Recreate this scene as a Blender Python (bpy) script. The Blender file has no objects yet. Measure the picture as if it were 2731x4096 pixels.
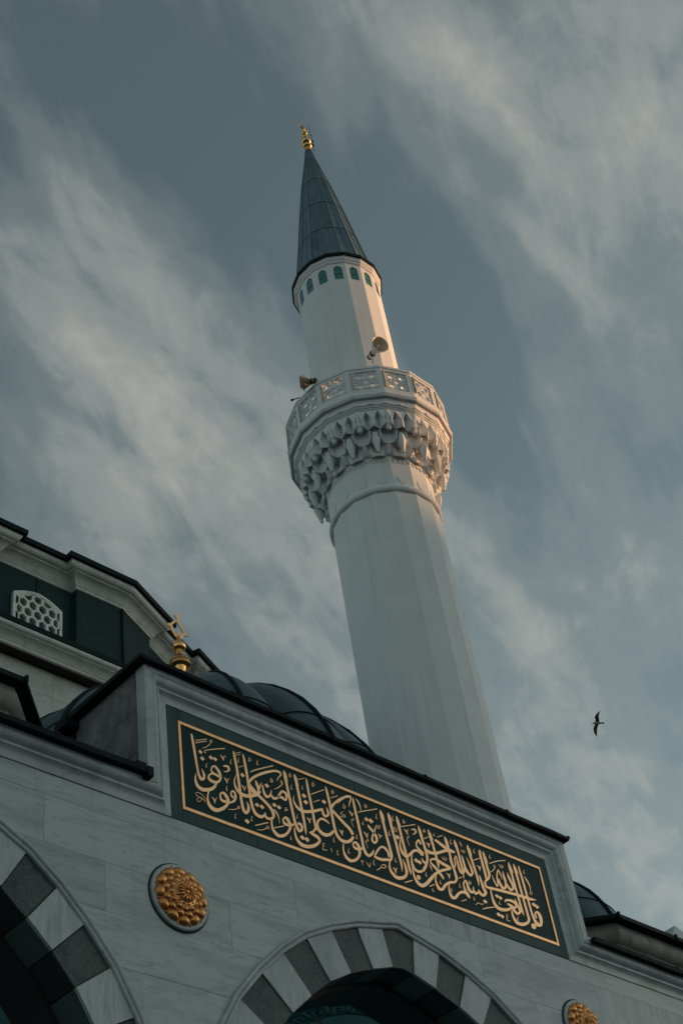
import bpy, bmesh, math, random
from math import sin, cos, pi, radians, hypot, sqrt, tan
from mathutils import Vector, Matrix
random.seed(7)
sc = bpy.context.scene
COL = sc.collection

# ------------------------------------------------------------------ settings
SKY_STRENGTH = 0.15
SKYTINT = (1.70, 1.50, 1.05); VEIL = (0.98, 1.32, 1.42); VEIL_F = 0.55
CLOUD_THIN = (0.90, 1.00, 1.00); CLOUD_THICK = (1.20, 1.25, 1.15)
CLOUD_K = 0.6; CLOUD_C = 1.62
CLOUDS = [
          (0.265, 0.455, 0.060, 0.075, 30, -0.13),
          (0.470, 0.235, 0.103, 0.026, 0, 0.20),
          (0.619, 0.299, 0.120, 0.013, 3, 0.16),
          (0.612, 0.185, 0.104, 0.034, 17, 0.16),
          (0.567, 0.216, 0.166, 0.084, -0, 0.10),
          (0.415, 0.580, 0.113, 0.033, 18, 0.16),
          (0.475, 0.586, 0.273, 0.109, 29, 0.14),
          (0.379, 0.494, 0.077, 0.018, 27, 0.08),
          (0.613, 0.697, 0.204, 0.102, 17, 0.12),
          (0.941, 0.601, 0.136, 0.025, 24, 0.14),
          (1.127, 0.671, 0.350, 0.144, 20, 0.13),
          (0.368, 0.391, 0.162, 0.056, 19, -0.25),
          (0.658, 0.412, 0.161, 0.040, 30, -0.26),
          (0.843, 0.380, 0.145, 0.064, 16, -0.08),]
SUN_E = 4.6; SUN_COL = (1.0, 0.50, 0.22)
SUN_BLOCK_H = 62.8  # crest height of the added ridge that shades the minaret below its balcony
# ------------------------------------------------------------------ camera
cam_d = bpy.data.cameras.new('camera'); cam = bpy.data.objects.new('camera', cam_d); COL.objects.link(cam)
cam_d.sensor_fit = 'VERTICAL'; cam_d.sensor_height = 36.0; cam_d.lens = 50.636
cam_d.clip_start = 0.1; cam_d.clip_end = 6000
RX = Vector((0.73342978, -0.66776768, -0.12714988)); UP = Vector((-0.40290158, -0.57768974, 0.70989075)); FW = Vector((0.54749528, 0.46942613, 0.69273951))
cam.matrix_world = Matrix(((RX.x, UP.x, -FW.x, 0), (RX.y, UP.y, -FW.y, 0), (RX.z, UP.z, -FW.z, 1.6), (0, 0, 0, 1)))
sc.camera = cam

# ------------------------------------------------------------------ view
sc.view_settings.view_transform = 'Standard'; sc.view_settings.look = 'None'
sc.view_settings.exposure = 0.0; sc.view_settings.gamma = 1.0; sc.view_settings.use_curve_mapping = False

# ------------------------------------------------------------------ sky and sun
SUN_AZ = 117.5          # degrees from +Y towards +X
SUN_EL = 7.0
w = bpy.data.worlds.new('World'); sc.world = w; w.use_nodes = True
nt = w.node_tree; nt.nodes.clear()
class NT:
    def __init__(s, t): s.t = t
    def n(s, typ, **k):
        x = s.t.nodes.new(typ)
        for a, b in k.items():
            if a == 'ins':
                for i, v in b.items():
                    if isinstance(v, bpy.types.NodeSocket): s.t.links.new(v, x.inputs[i])
                    else: x.inputs[i].default_value = v
            else: setattr(x, a, b)
        return x
    def math(s, op, a, b=None, c=None, clamp=False):
        ins = {0: a}
        if b is not None: ins[1] = b
        if c is not None: ins[2] = c
        x = s.n('ShaderNodeMath', operation=op, ins=ins); x.use_clamp = clamp; return x.outputs[0]
    def ramp(s, f, stops, interp='LINEAR'):
        x = s.n('ShaderNodeValToRGB', ins={0: f}); cr = x.color_ramp; cr.interpolation = interp
        while len(cr.elements) < len(stops): cr.elements.new(0.5)
        for e, (p, c) in zip(cr.elements, stops):
            e.position = p; e.color = (c, c, c, 1) if not isinstance(c, (tuple, list)) else (*c, 1)
        return x.outputs[0]
    def mix(s, f, a, b, blend='MIX'):
        x = s.n('ShaderNodeMix', data_type='RGBA', blend_type=blend)
        for i, v in ((0, f), (6, a), (7, b)):
            if isinstance(v, bpy.types.NodeSocket): s.t.links.new(v, x.inputs[i])
            else: x.inputs[i].default_value = v if i == 0 else (*v, 1)
        return x.outputs[2]
W = NT(nt)
sky = W.n('ShaderNodeTexSky', sky_type='NISHITA'); sky.sun_disc = False
sky.sun_elevation = radians(SUN_EL); sky.sun_rotation = radians(SUN_AZ); sky.altitude = 100; sky.air_density = 1.0; sky.dust_density = 1.2; sky.ozone_density = 2.0
tc = W.n('ShaderNodeTexCoord')
sep = W.n('ShaderNodeSeparateXYZ', ins={0: tc.outputs['Generated']})
zz = W.math('MAXIMUM', sep.outputs[2], 0.0)
zc = W.math('ADD', zz, 0.10)
px = W.math('DIVIDE', sep.outputs[0], zc); py = W.math('DIVIDE', sep.outputs[1], zc)
cp = W.n('ShaderNodeCombineXYZ', ins={0: px, 1: py, 2: 0.0}).outputs[0]
def noise(vec, rot, scl, off, scale, detail, rough, dist=0.0):
    m = W.n('ShaderNodeMapping', ins={0: vec}); m.inputs['Rotation'].default_value = (0, 0, radians(-rot))
    m2 = W.n('ShaderNodeMapping', ins={0: m.outputs[0]}); m2.inputs['Scale'].default_value = (*scl, 1); m2.inputs['Location'].default_value = (*off, 0)
    x = W.n('ShaderNodeTexNoise', ins={'Vector': m2.outputs[0], 'Scale': scale, 'Detail': detail, 'Roughness': rough, 'Distortion': dist}); return x.outputs[0]
# cirrus: long soft streaks in one high layer, drifting the same way, with small ragged tufts
n1 = noise(cp, 28, (1.0, 2.4), (3.1, 1.7), 2.4, 4, 0.5, 0.35)
n2 = noise(cp, 27, (1.0, 2.8), (7.4, 2.2), 6.5, 5, 0.58, 0.5)
n3 = noise(cp, 15, (1.0, 1.5), (1.2, 5.9), 12.0, 6, 0.62, 0.5)
n4 = noise(cp, 28, (1.0, 3.4), (4.2, 8.9), 16.0, 4, 0.55, 0.3)
def blob(x, y, rx, ry, rot):
    dx = W.math('SUBTRACT', px, x); dy = W.math('SUBTRACT', py, y)
    c, s_ = cos(radians(rot)), sin(radians(rot))
    u = W.math('DIVIDE', W.math('ADD', W.math('MULTIPLY', dx, c), W.math('MULTIPLY', dy, s_)), rx)
    v = W.math('DIVIDE', W.math('SUBTRACT', W.math('MULTIPLY', dy, c), W.math('MULTIPLY', dx, s_)), ry)
    d2 = W.math('ADD', W.math('MULTIPLY', u, u), W.math('MULTIPLY', v, v))
    return W.math('EXPONENT', W.math('MULTIPLY', d2, -1.0))
bl = None
for (x, y, rx, ry, rot, a) in CLOUDS:
    t = W.math('MULTIPLY', blob(x, y, rx, ry, rot), a)
    bl = t if bl is None else W.math('ADD', bl, t)
def cen(n, k): return W.math('MULTIPLY', W.math('SUBTRACT', n, 0.5), k)
m_ = W.math('ADD', cen(n1, 0.66), 0.50)
m_ = W.math('ADD', m_, cen(n2, 0.42))
m_ = W.math('ADD', m_, bl)
# the ragged detail only shows inside the cloud, clear gaps stay smooth
amt = W.ramp(m_, [(0.38, 0.15), (0.70, 1.0)])
m_ = W.math('ADD', m_, W.math('MULTIPLY', W.math('ADD', cen(n3, 0.54), cen(n4, 0.14)), amt))
mask = W.ramp(m_, [(0.38, 0.0), (0.53, 0.30), (0.70, 0.68), (0.92, 1.0)], 'EASE')
thick = W.ramp(m_, [(0.45, 0.0), (0.95, 1.0)], 'EASE')
lum = W.n('ShaderNodeRGBToBW', ins={0: sky.outputs[0]}).outputs[0]
veil = W.mix(1.0, W.n('ShaderNodeCombineXYZ', ins={0: lum, 1: lum, 2: lum}).outputs[0], VEIL, 'MULTIPLY')
tinted = W.mix(VEIL_F, W.mix(1.0, sky.outputs[0], SKYTINT, 'MULTIPLY'), veil)
cloudc = W.mix(thick, CLOUD_THIN, CLOUD_THICK)
# clouds are lit by the same sky, so they brighten where it does (towards the low sun)
cl = W.math('MULTIPLY_ADD', W.math('MINIMUM', lum, 6.0), CLOUD_K, CLOUD_C)
cloudl = W.mix(1.0, cloudc, W.n('ShaderNodeCombineXYZ', ins={0: cl, 1: cl, 2: cl}).outputs[0], 'MULTIPLY')
skyc = W.mix(mask, tinted, cloudl)
bg = W.n('ShaderNodeBackground', ins={'Color': skyc, 'Strength': SKY_STRENGTH})
out = W.n('ShaderNodeOutputWorld', ins={0: bg.outputs[0]})

sun_d = bpy.data.lights.new('sun', 'SUN'); sun = bpy.data.objects.new('sun', sun_d); COL.objects.link(sun)
sun_d.energy = SUN_E; sun_d.angle = radians(0.5); sun_d.color = SUN_COL
sdir = Vector((sin(radians(SUN_AZ))*cos(radians(SUN_EL)), cos(radians(SUN_AZ))*cos(radians(SUN_EL)), sin(radians(SUN_EL))))
sun.rotation_euler = sdir.to_track_quat('Z', 'Y').to_euler(); sun.location = (0, 0, 60)

# ------------------------------------------------------------------ helpers
class G:
    def __init__(s): s.v = []; s.f = []
    def add(s, vs, fs):
        b = len(s.v); s.v += [tuple(p) for p in vs]; s.f += [tuple(i+b for i in f) for f in fs]
    def box(s, x0, x1, y0, y1, z0, z1):
        s.add([(x0,y0,z0),(x1,y0,z0),(x1,y1,z0),(x0,y1,z0),(x0,y0,z1),(x1,y0,z1),(x1,y1,z1),(x0,y1,z1)],
              [(0,3,2,1),(4,5,6,7),(0,1,5,4),(1,2,6,5),(2,3,7,6),(3,0,4,7)])
    def extr(s, poly, m0, m1):
        """closed outline -> solid between two mappings of its points"""
        n = len(poly); s.add([m0(*p) for p in poly] + [m1(*p) for p in poly],
              [tuple(range(n))[::-1], tuple(range(n, 2*n))] + [(i, (i+1) % n, (i+1) % n+n, i+n) for i in range(n)])
    def strip(s, a, b, closed=False):
        n = len(a); s.add(list(a)+list(b), [(i, (i+1) % n, (i+1) % n+n, i+n) for i in range(n if closed else n-1)])
    def rings(s, rs, cap0=False, cap1=False):
        n = len(rs[0]); b = len(s.v); fs = []
        for j in range(len(rs)-1):
            for i in range(n):
                k = (i+1) % n; fs.append((j*n+i, j*n+k, (j+1)*n+k, (j+1)*n+i))
        if cap0: fs.append(tuple(range(n))[::-1])
        if cap1: fs.append(tuple((len(rs)-1)*n+i for i in range(n)))
        s.add([p for r in rs for p in r], fs)
    def lathe(s, prof, c, n=24, ph=0.0, cap0=False, cap1=False, ax=None):
        rs = []
        for r, z in prof:
            rs.append([(c[0]+r*cos(2*pi*i/n+ph), c[1]+r*sin(2*pi*i/n+ph), c[2]+z) for i in range(n)])
        s.rings(rs, cap0, cap1)
    def tube(s, pts, r, n=8, cap=True):
        rs = []
        for i, p in enumerate(pts):
            p = Vector(p); a = Vector(pts[max(i-1, 0)]); b = Vector(pts[min(i+1, len(pts)-1)])
            d = (b-a).normalized(); u = d.cross(Vector((0, 0, 1)))
            if u.length < 1e-3: u = d.cross(Vector((0, 1, 0)))
            u.normalize(); v = d.cross(u); rr = r[i] if isinstance(r, (list, tuple)) else r
            rs.append([tuple(p+u*rr*cos(2*pi*k/n)+v*rr*sin(2*pi*k/n)) for k in range(n)])
        s.rings(rs, cap, cap)

ORG = {}
def empty(name, loc, label, cat, group=None):
    o = bpy.data.objects.new(name, None); o.location = loc; o.empty_display_size = 0.3; COL.objects.link(o)
    o['label'] = label; o['category'] = cat
    if group: o['group'] = group
    ORG[o.name] = Vector(loc); return o
def mesh_of(name, g, mat, org=Vector((0, 0, 0)), smooth=False, bevel=0.0):
    me = bpy.data.meshes.new(name); me.from_pydata([(x-org.x, y-org.y, z-org.z) for x, y, z in g.v], [], g.f)
    bm = bmesh.new(); bm.from_mesh(me); bmesh.ops.recalc_face_normals(bm, faces=bm.faces); bm.to_mesh(me); bm.free()
    me.materials.append(mat)
    if smooth:
        me.polygons.foreach_set('use_smooth', [True]*len(me.polygons))
        try: me.set_sharp_from_angle(angle=radians(35))
        except Exception: pass
    return me
def part(name, g, mat, parent=None, smooth=False, label=None, kind=None):
    org = ORG[parent.name] if parent else Vector((0, 0, 0))
    o = bpy.data.objects.new(name, mesh_of(name, g, mat, org, smooth)); COL.objects.link(o)
    if parent: o.parent = parent; ORG[o.name] = org
    if label: o['label'] = label
    if kind: o['kind'] = kind
    return o
def thing1(name, g, mat, loc, label, cat, group=None, smooth=False):
    loc = Vector(loc); o = bpy.data.objects.new(name, mesh_of(name, g, mat, loc, smooth)); o.location = loc; COL.objects.link(o)
    o['label'] = label; o['category'] = cat
    if group: o['group'] = group
    ORG[o.name] = loc; return o
def dup_tree(o, parent, M4, root=True):
    c = o.copy(); COL.objects.link(c)
    if root: c.parent = parent; c.matrix_world = M4
    else: c.parent = parent
    ORG[c.name] = ORG.get(parent.name if parent else '', Vector((0, 0, 0)))
    for ch in list(o.children): dup_tree(ch, c, None, False)
    return c

def offs(path, d, closed):
    """offset of a 2D polyline to its left by d, mitred"""
    n = len(path); res = []
    for i in range(n):
        p = path[i]
        a = path[i-1] if (i > 0 or closed) else None
        b = path[(i+1) % n] if (i < n-1 or closed) else None
        def nrm(u, v):
            dx, dy = v[0]-u[0], v[1]-u[1]; l = hypot(dx, dy) or 1e-9; return (-dy/l, dx/l)
        if a is None: nx, ny = nrm(p, b); res.append((p[0]+nx*d, p[1]+ny*d)); continue
        if b is None: nx, ny = nrm(a, p); res.append((p[0]+nx*d, p[1]+ny*d)); continue
        n0 = nrm(a, p); n1_ = nrm(p, b); k = 1+n0[0]*n1_[0]+n0[1]*n1_[1]
        k = max(k, 0.2); res.append((p[0]+(n0[0]+n1_[0])*d/k, p[1]+(n0[1]+n1_[1])*d/k))
    return res
def sweep(g, path, prof, mp, closed=False, caps=False):
    """prof: (offset, height); mp(x, y, h) -> 3D"""
    ls = []
    for o_, h in prof: ls.append([mp(x, y, h) for x, y in offs(path, o_, closed)])
    for j in range(len(ls)-1): g.strip(ls[j], ls[j+1], closed)
    if caps and not closed:
        g.add([l[0] for l in ls], [tuple(range(len(ls)))]); g.add([l[-1] for l in ls], [tuple(range(len(ls)))])
def arc(cx, cy, r, a0, a1, n): return [(cx+r*cos(radians(a0+(a1-a0)*i/n)), cy+r*sin(radians(a0+(a1-a0)*i/n))) for i in range(n+1)]

# ------------------------------------------------------------------ materials
def mat(name, build):
    m = bpy.data.materials.new(name); m.use_nodes = True; t = m.node_tree; t.nodes.clear(); N = NT(t)
    bs = N.n('ShaderNodeBsdfPrincipled'); o = N.n('ShaderNodeOutputMaterial', ins={0: bs.outputs[0]}); build(N, bs); return m
def setp(bs, **k):
    for a, b in k.items():
        a = a.replace('_', ' ')
        if isinstance(b, bpy.types.NodeSocket): bs.id_data.links.new(b, bs.inputs[a])
        elif isinstance(b, tuple): bs.inputs[a].default_value = (*b, 1) if len(b) == 3 else b
        else: bs.inputs[a].default_value = b
def tex(N, scale, detail=4, rough=0.55, stretch=(1, 1, 1), rot=(0, 0, 0), dist=0.0, coord='Object', rnd=False, off=(0, 0, 0)):
    c = N.n('ShaderNodeTexCoord').outputs[coord]
    m = N.n('ShaderNodeMapping', ins={0: c}); m.inputs['Scale'].default_value = stretch; m.inputs['Rotation'].default_value = tuple(radians(r) for r in rot); m.inputs['Location'].default_value = off
    v = m.outputs[0]
    if rnd:
        oi = N.n('ShaderNodeObjectInfo').outputs['Random']
        r3 = N.n('ShaderNodeCombineXYZ', ins={0: N.math('MULTIPLY', oi, 37.0), 1: N.math('MULTIPLY', oi, 91.0), 2: N.math('MULTIPLY', oi, 53.0)}).outputs[0]
        v = N.n('ShaderNodeVectorMath', operation='ADD', ins={0: v, 1: r3}).outputs[0]
    return N.n('ShaderNodeTexNoise', ins={'Vector': v, 'Scale': scale, 'Detail': detail, 'Roughness': rough, 'Distortion': dist}).outputs[0]
def bump(N, h, s, d=0.01):
    return N.n('ShaderNodeBump', ins={'Height': h, 'Strength': s, 'Distance': d}).outputs[0]
def mk_marble(name, c0, c1, stretch, rnd=0.16, dirt=0.25):
    def b(N, bs):
        oi = N.n('ShaderNodeObjectInfo').outputs['Random']
        a = tex(N, 1.6, 6, 0.6, stretch, (0, 9, 0), 1.1, rnd=True)
        v = N.ramp(a, [(0.32, 1.0), (0.46, 0.45), (0.54, 0.12), (0.72, 0.0)])
        fine = tex(N, 9.0, 6, 0.65, stretch, (0, 9, 0), 0.6, rnd=True)
        f = N.ramp(fine, [(0.36, 1.0), (0.46, 0.0)])
        col = N.mix(v, c0, tuple(x*0.86 for x in c1)); col = N.mix(N.math('MULTIPLY', f, 0.45), col, tuple(x*0.55 for x in c1))
        drip = N.ramp(tex(N, 2.2, 5, 0.6, (2.6, 1, 0.16), off=(3, 0, 0)), [(0.55, 0.0), (0.80, 1.0)])
        col = N.mix(N.math('MULTIPLY', drip, dirt), col, (0.16, 0.19, 0.20))
        k = N.math('MULTIPLY_ADD', oi, rnd, 1.0-rnd*0.5)
        col = N.mix(1.0, col, N.n('ShaderNodeCombineXYZ', ins={0: k, 1: k, 2: k}).outputs[0], 'MULTIPLY')
        setp(bs, Base_Color=col, Roughness=0.42, Normal=bump(N, tex(N, 60, 4), 0.12))
    return mat(name, b)
MARBLE = mk_marble('white_marble', (0.455, 0.50, 0.51), (0.36, 0.415, 0.43), (0.45, 1, 2.4))
MARBLE_V = mk_marble('white_marble_upright_grain', (0.45, 0.495, 0.505), (0.34, 0.39, 0.41), (2.2, 1, 0.4))
MARBLE_T = mk_marble('moulding_marble', (0.46, 0.51, 0.52), (0.38, 0.43, 0.45), (0.8, 1, 0.8), 0.06, 0.35)
def b_(N, bs):
    a = tex(N, 3.0, 6, 0.65, rnd=True); f = tex(N, 34, 5, 0.7, rnd=True)
    col = N.mix(N.ramp(a, [(0.38, 0.0), (0.62, 1.0)]), (0.014, 0.034, 0.036), (0.056, 0.070, 0.067))
    col = N.mix(N.ramp(f, [(0.48, 0.0), (0.68, 0.8)]), col, (0.11, 0.135, 0.13))
    rust = N.ramp(tex(N, 4.3, 4, 0.6, rnd=True, off=(9, 2, 1)), [(0.60, 0.0), (0.75, 0.35)])
    col = N.mix(rust, col, (0.15, 0.105, 0.055))
    setp(bs, Base_Color=col, Roughness=0.6, Normal=bump(N, f, 0.35))
DARKSTONE = mat('dark_green_voussoir_stone', b_)
def b_(N, bs):
    f = tex(N, 55, 5, 0.7, rnd=True); a = tex(N, 2.2, 5, 0.6, rnd=True)
    col = N.mix(N.ramp(f, [(0.36, 0.0), (0.64, 1.0)]), (0.022, 0.056, 0.060), (0.062, 0.112, 0.115))
    col = N.mix(N.ramp(a, [(0.35, 0.0), (0.7, 0.55)]), col, (0.060, 0.098, 0.100))
    drip = N.ramp(tex(N, 2.6, 5, 0.6, (3.4, 1, 0.5), off=(1, 0, 0)), [(0.60, 0.0), (0.74, 0.85)])
    col = N.mix(drip, col, (0.018, 0.030, 0.032))
    setp(bs, Base_Color=col, Roughness=0.6, Specular_IOR_Level=0.2, Normal=bump(N, f, 0.2))
BORDER = mat('grey_green_granite', b_)
def b_(N, bs):
    f = tex(N, 20, 5, 0.7)
    col = N.mix(f, (0.003, 0.030, 0.028), (0.007, 0.044, 0.041))
    setp(bs, Base_Color=col, Roughness=0.5, Specular_IOR_Level=0.12, Normal=bump(N, f, 0.08))
FIELD = mat('dark_green_panel_field', b_)
def mk_gold(name, c0, c1, rough, r0=0.5, metal=1.0, pat=0.5):
    def b(N, bs):
        a = tex(N, 7, 5, 0.65); f = tex(N, 60, 3, 0.6)
        col = N.mix(N.math('MULTIPLY', N.ramp(a, [(r0, 0.0), (r0+0.16, 1.0)]), pat), c0, c1)
        setp(bs, Base_Color=col, Roughness=rough, Metallic=metal, Normal=bump(N, f, 0.15))
    return mat(name, b)
GOLD_L = mk_gold('gilded_letters', (1.0, 0.60, 0.34), (0.92, 0.44, 0.19), 0.42, 0.5, 0.85)
GOLD_F = mk_gold('gilded_frame_line', (1.0, 0.55, 0.28), (0.55, 0.24, 0.08), 0.42, 0.54, 0.9)
GOLD_R = mk_gold('aged_gilding', (0.66, 0.30, 0.11), (0.40, 0.17, 0.055), 0.40, 0.5)
GOLD_B = mk_gold('brass', (0.85, 0.47, 0.18), (0.60, 0.32, 0.12), 0.24, 0.5)
def b_(N, bs):
    a = tex(N, 1.3, 6, 0.6); st = tex(N, 2.2, 6, 0.62, (3.0, 3.0, 0.12))
    col = N.mix(N.ramp(a, [(0.3, 0.0), (0.7, 1.0)]), (0.78, 0.80, 0.81), (0.72, 0.74, 0.755))
    col = N.mix(N.ramp(st, [(0.56, 0.0), (0.74, 0.40)]), col, (0.50, 0.50, 0.50))
    crack = N.ramp(tex(N, 3.0, 8, 0.7, (2.6, 2.6, 0.28), dist=1.6, off=(4, 1, 2)), [(0.488, 0.0), (0.5, 1.0), (0.512, 0.0)])
    gate = N.ramp(tex(N, 0.9, 3, 0.5, (1.6, 1.6, 0.25), off=(8, 8, 0)), [(0.56, 0.0), (0.66, 1.0)])
    col = N.mix(N.math('MULTIPLY', N.math('MULTIPLY', crack, gate), 0.55), col, (0.20, 0.19, 0.18))
    setp(bs, Base_Color=col, Roughness=0.75, Normal=bump(N, tex(N, 30, 5, 0.6), 0.12))
PLASTER = mat('white_minaret_stone', b_)
def mk_lead(name, c0, c1, rough=0.42, metal=0.55, spec=0.4):
    def b(N, bs):
        a = tex(N, 1.1, 6, 0.65, (1, 1, 0.5), rnd=True); f = tex(N, 9, 5, 0.6, (1.5, 1.5, 0.3), rnd=True)
        col = N.mix(N.ramp(a, [(0.33, 0.0), (0.68, 1.0)]), c0, c1)
        col = N.mix(N.ramp(f, [(0.55, 0.0), (0.75, 0.5)]), col, tuple(min(1, x*1.9) for x in c1))
        r = N.math('MULTIPLY_ADD', a, 0.3, rough-0.12)
        setp(bs, Base_Color=col, Roughness=r, Metallic=metal, Specular_IOR_Level=spec, Normal=bump(N, f, 0.25))
    return mat(name, b)
LEAD = mk_lead('weathered_lead', (0.032, 0.070, 0.088), (0.066, 0.108, 0.126))
LEAD_D = mk_lead('dark_lead_flashing', (0.005, 0.010, 0.012), (0.011, 0.020, 0.023), 0.6, 0.0, 0.10)
LEAD_W = mk_lead('green_lead_cladding', (0.013, 0.034, 0.037), (0.022, 0.046, 0.050), 0.6, 0.0, 0.12)
LEAD_C = mk_lead('spire_lead', (0.055, 0.115, 0.150), (0.145, 0.210, 0.240), 0.42, 0.35)
def simple(name, c, rough=0.6, metal=0.0, var=0.15, sc_=8):
    def b(N, bs):
        a = tex(N, sc_, 5, 0.6); col = N.mix(a, tuple(x*(1-var) for x in c), tuple(min(1, x*(1+var)) for x in c))
        setp(bs, Base_Color=col, Roughness=rough, Metallic=metal, Normal=bump(N, a, 0.1))
    return mat(name, b)
def b_(N, bs):
    a = tex(N, 3.5, 7, 0.7, (1, 1, 0.8)); f = tex(N, 30, 5, 0.7)
    col = N.mix(N.ramp(a, [(0.35, 0.0), (0.62, 1.0)]), (0.23, 0.225, 0.22), (0.085, 0.085, 0.09))
    col = N.mix(N.ramp(f, [(0.5, 0.0), (0.8, 0.5)]), col, (0.30, 0.29, 0.28))
    setp(bs, Base_Color=col, Roughness=0.8, Normal=bump(N, f, 0.4))
GREYSTONE = mat('grey_weathered_stone', b_)
def b_(N, bs):
    a = tex(N, 2.5, 7, 0.7, (1, 1, 0.6)); 
    col = N.mix(N.ramp(a, [(0.35, 0.0), (0.68, 1.0)]), (0.34, 0.335, 0.31), (0.13, 0.13, 0.115))
    moss = N.ramp(tex(N, 1.4, 4, 0.6, off=(5, 5, 5)), [(0.55, 0.0), (0.72, 0.45)])
    col = N.mix(moss, col, (0.17, 0.165, 0.07))
    setp(bs, Base_Color=col, Roughness=0.8, Normal=bump(N, a, 0.3))
DRUMSTONE = mat('mossy_cornice_stone', b_)
HALLSTONE = mk_marble('pale_hall_stone', (0.52, 0.535, 0.52), (0.45, 0.465, 0.455), (0.7, 1, 1.2), 0.05, 0.10)
SOFFIT = simple('dark_brown_soffit', (0.030, 0.022, 0.022), 0.8)  # dark brown all over the eaves underside
CEIL = simple('teal_vault_plaster', (0.36, 0.66, 0.68), 0.75, 0, 0.2, 2)
CEIL_L = simple('teal_vault_line', (0.12, 0.27, 0.28), 0.75, 0, 0.2, 4)
GLASS_T = simple('teal_window_glass', (0.03, 0.18, 0.17), 0.12, 0.0, 0.3, 1.5)
GLASS_D = simple('dark_window_glass', (0.10, 0.14, 0.14), 0.2, 0.0, 0.3, 4)
HORN = simple('cream_horn_paint', (0.70, 0.65, 0.57), 0.45)
HORN_B = simple('bronze_tone_horn', (0.30, 0.215, 0.14), 0.45)  # darker bronze tone for the left horn
BLACK = simple('black_metal', (0.015, 0.015, 0.017), 0.5, 0.3)
FLEX = simple('cream_light_tube', (0.50, 0.40, 0.28), 0.5)
PAVE = simple('courtyard_paving', (0.045, 0.05, 0.052), 0.8, 0, 0.2, 0.8)
SUN_BLOCK = simple('sun_blocking_hill', (0.045, 0.055, 0.035), 0.95, 0, 0.4, 0.02)
BULB = simple('white_lamp_glass', (0.75, 0.74, 0.70), 0.3)

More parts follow.
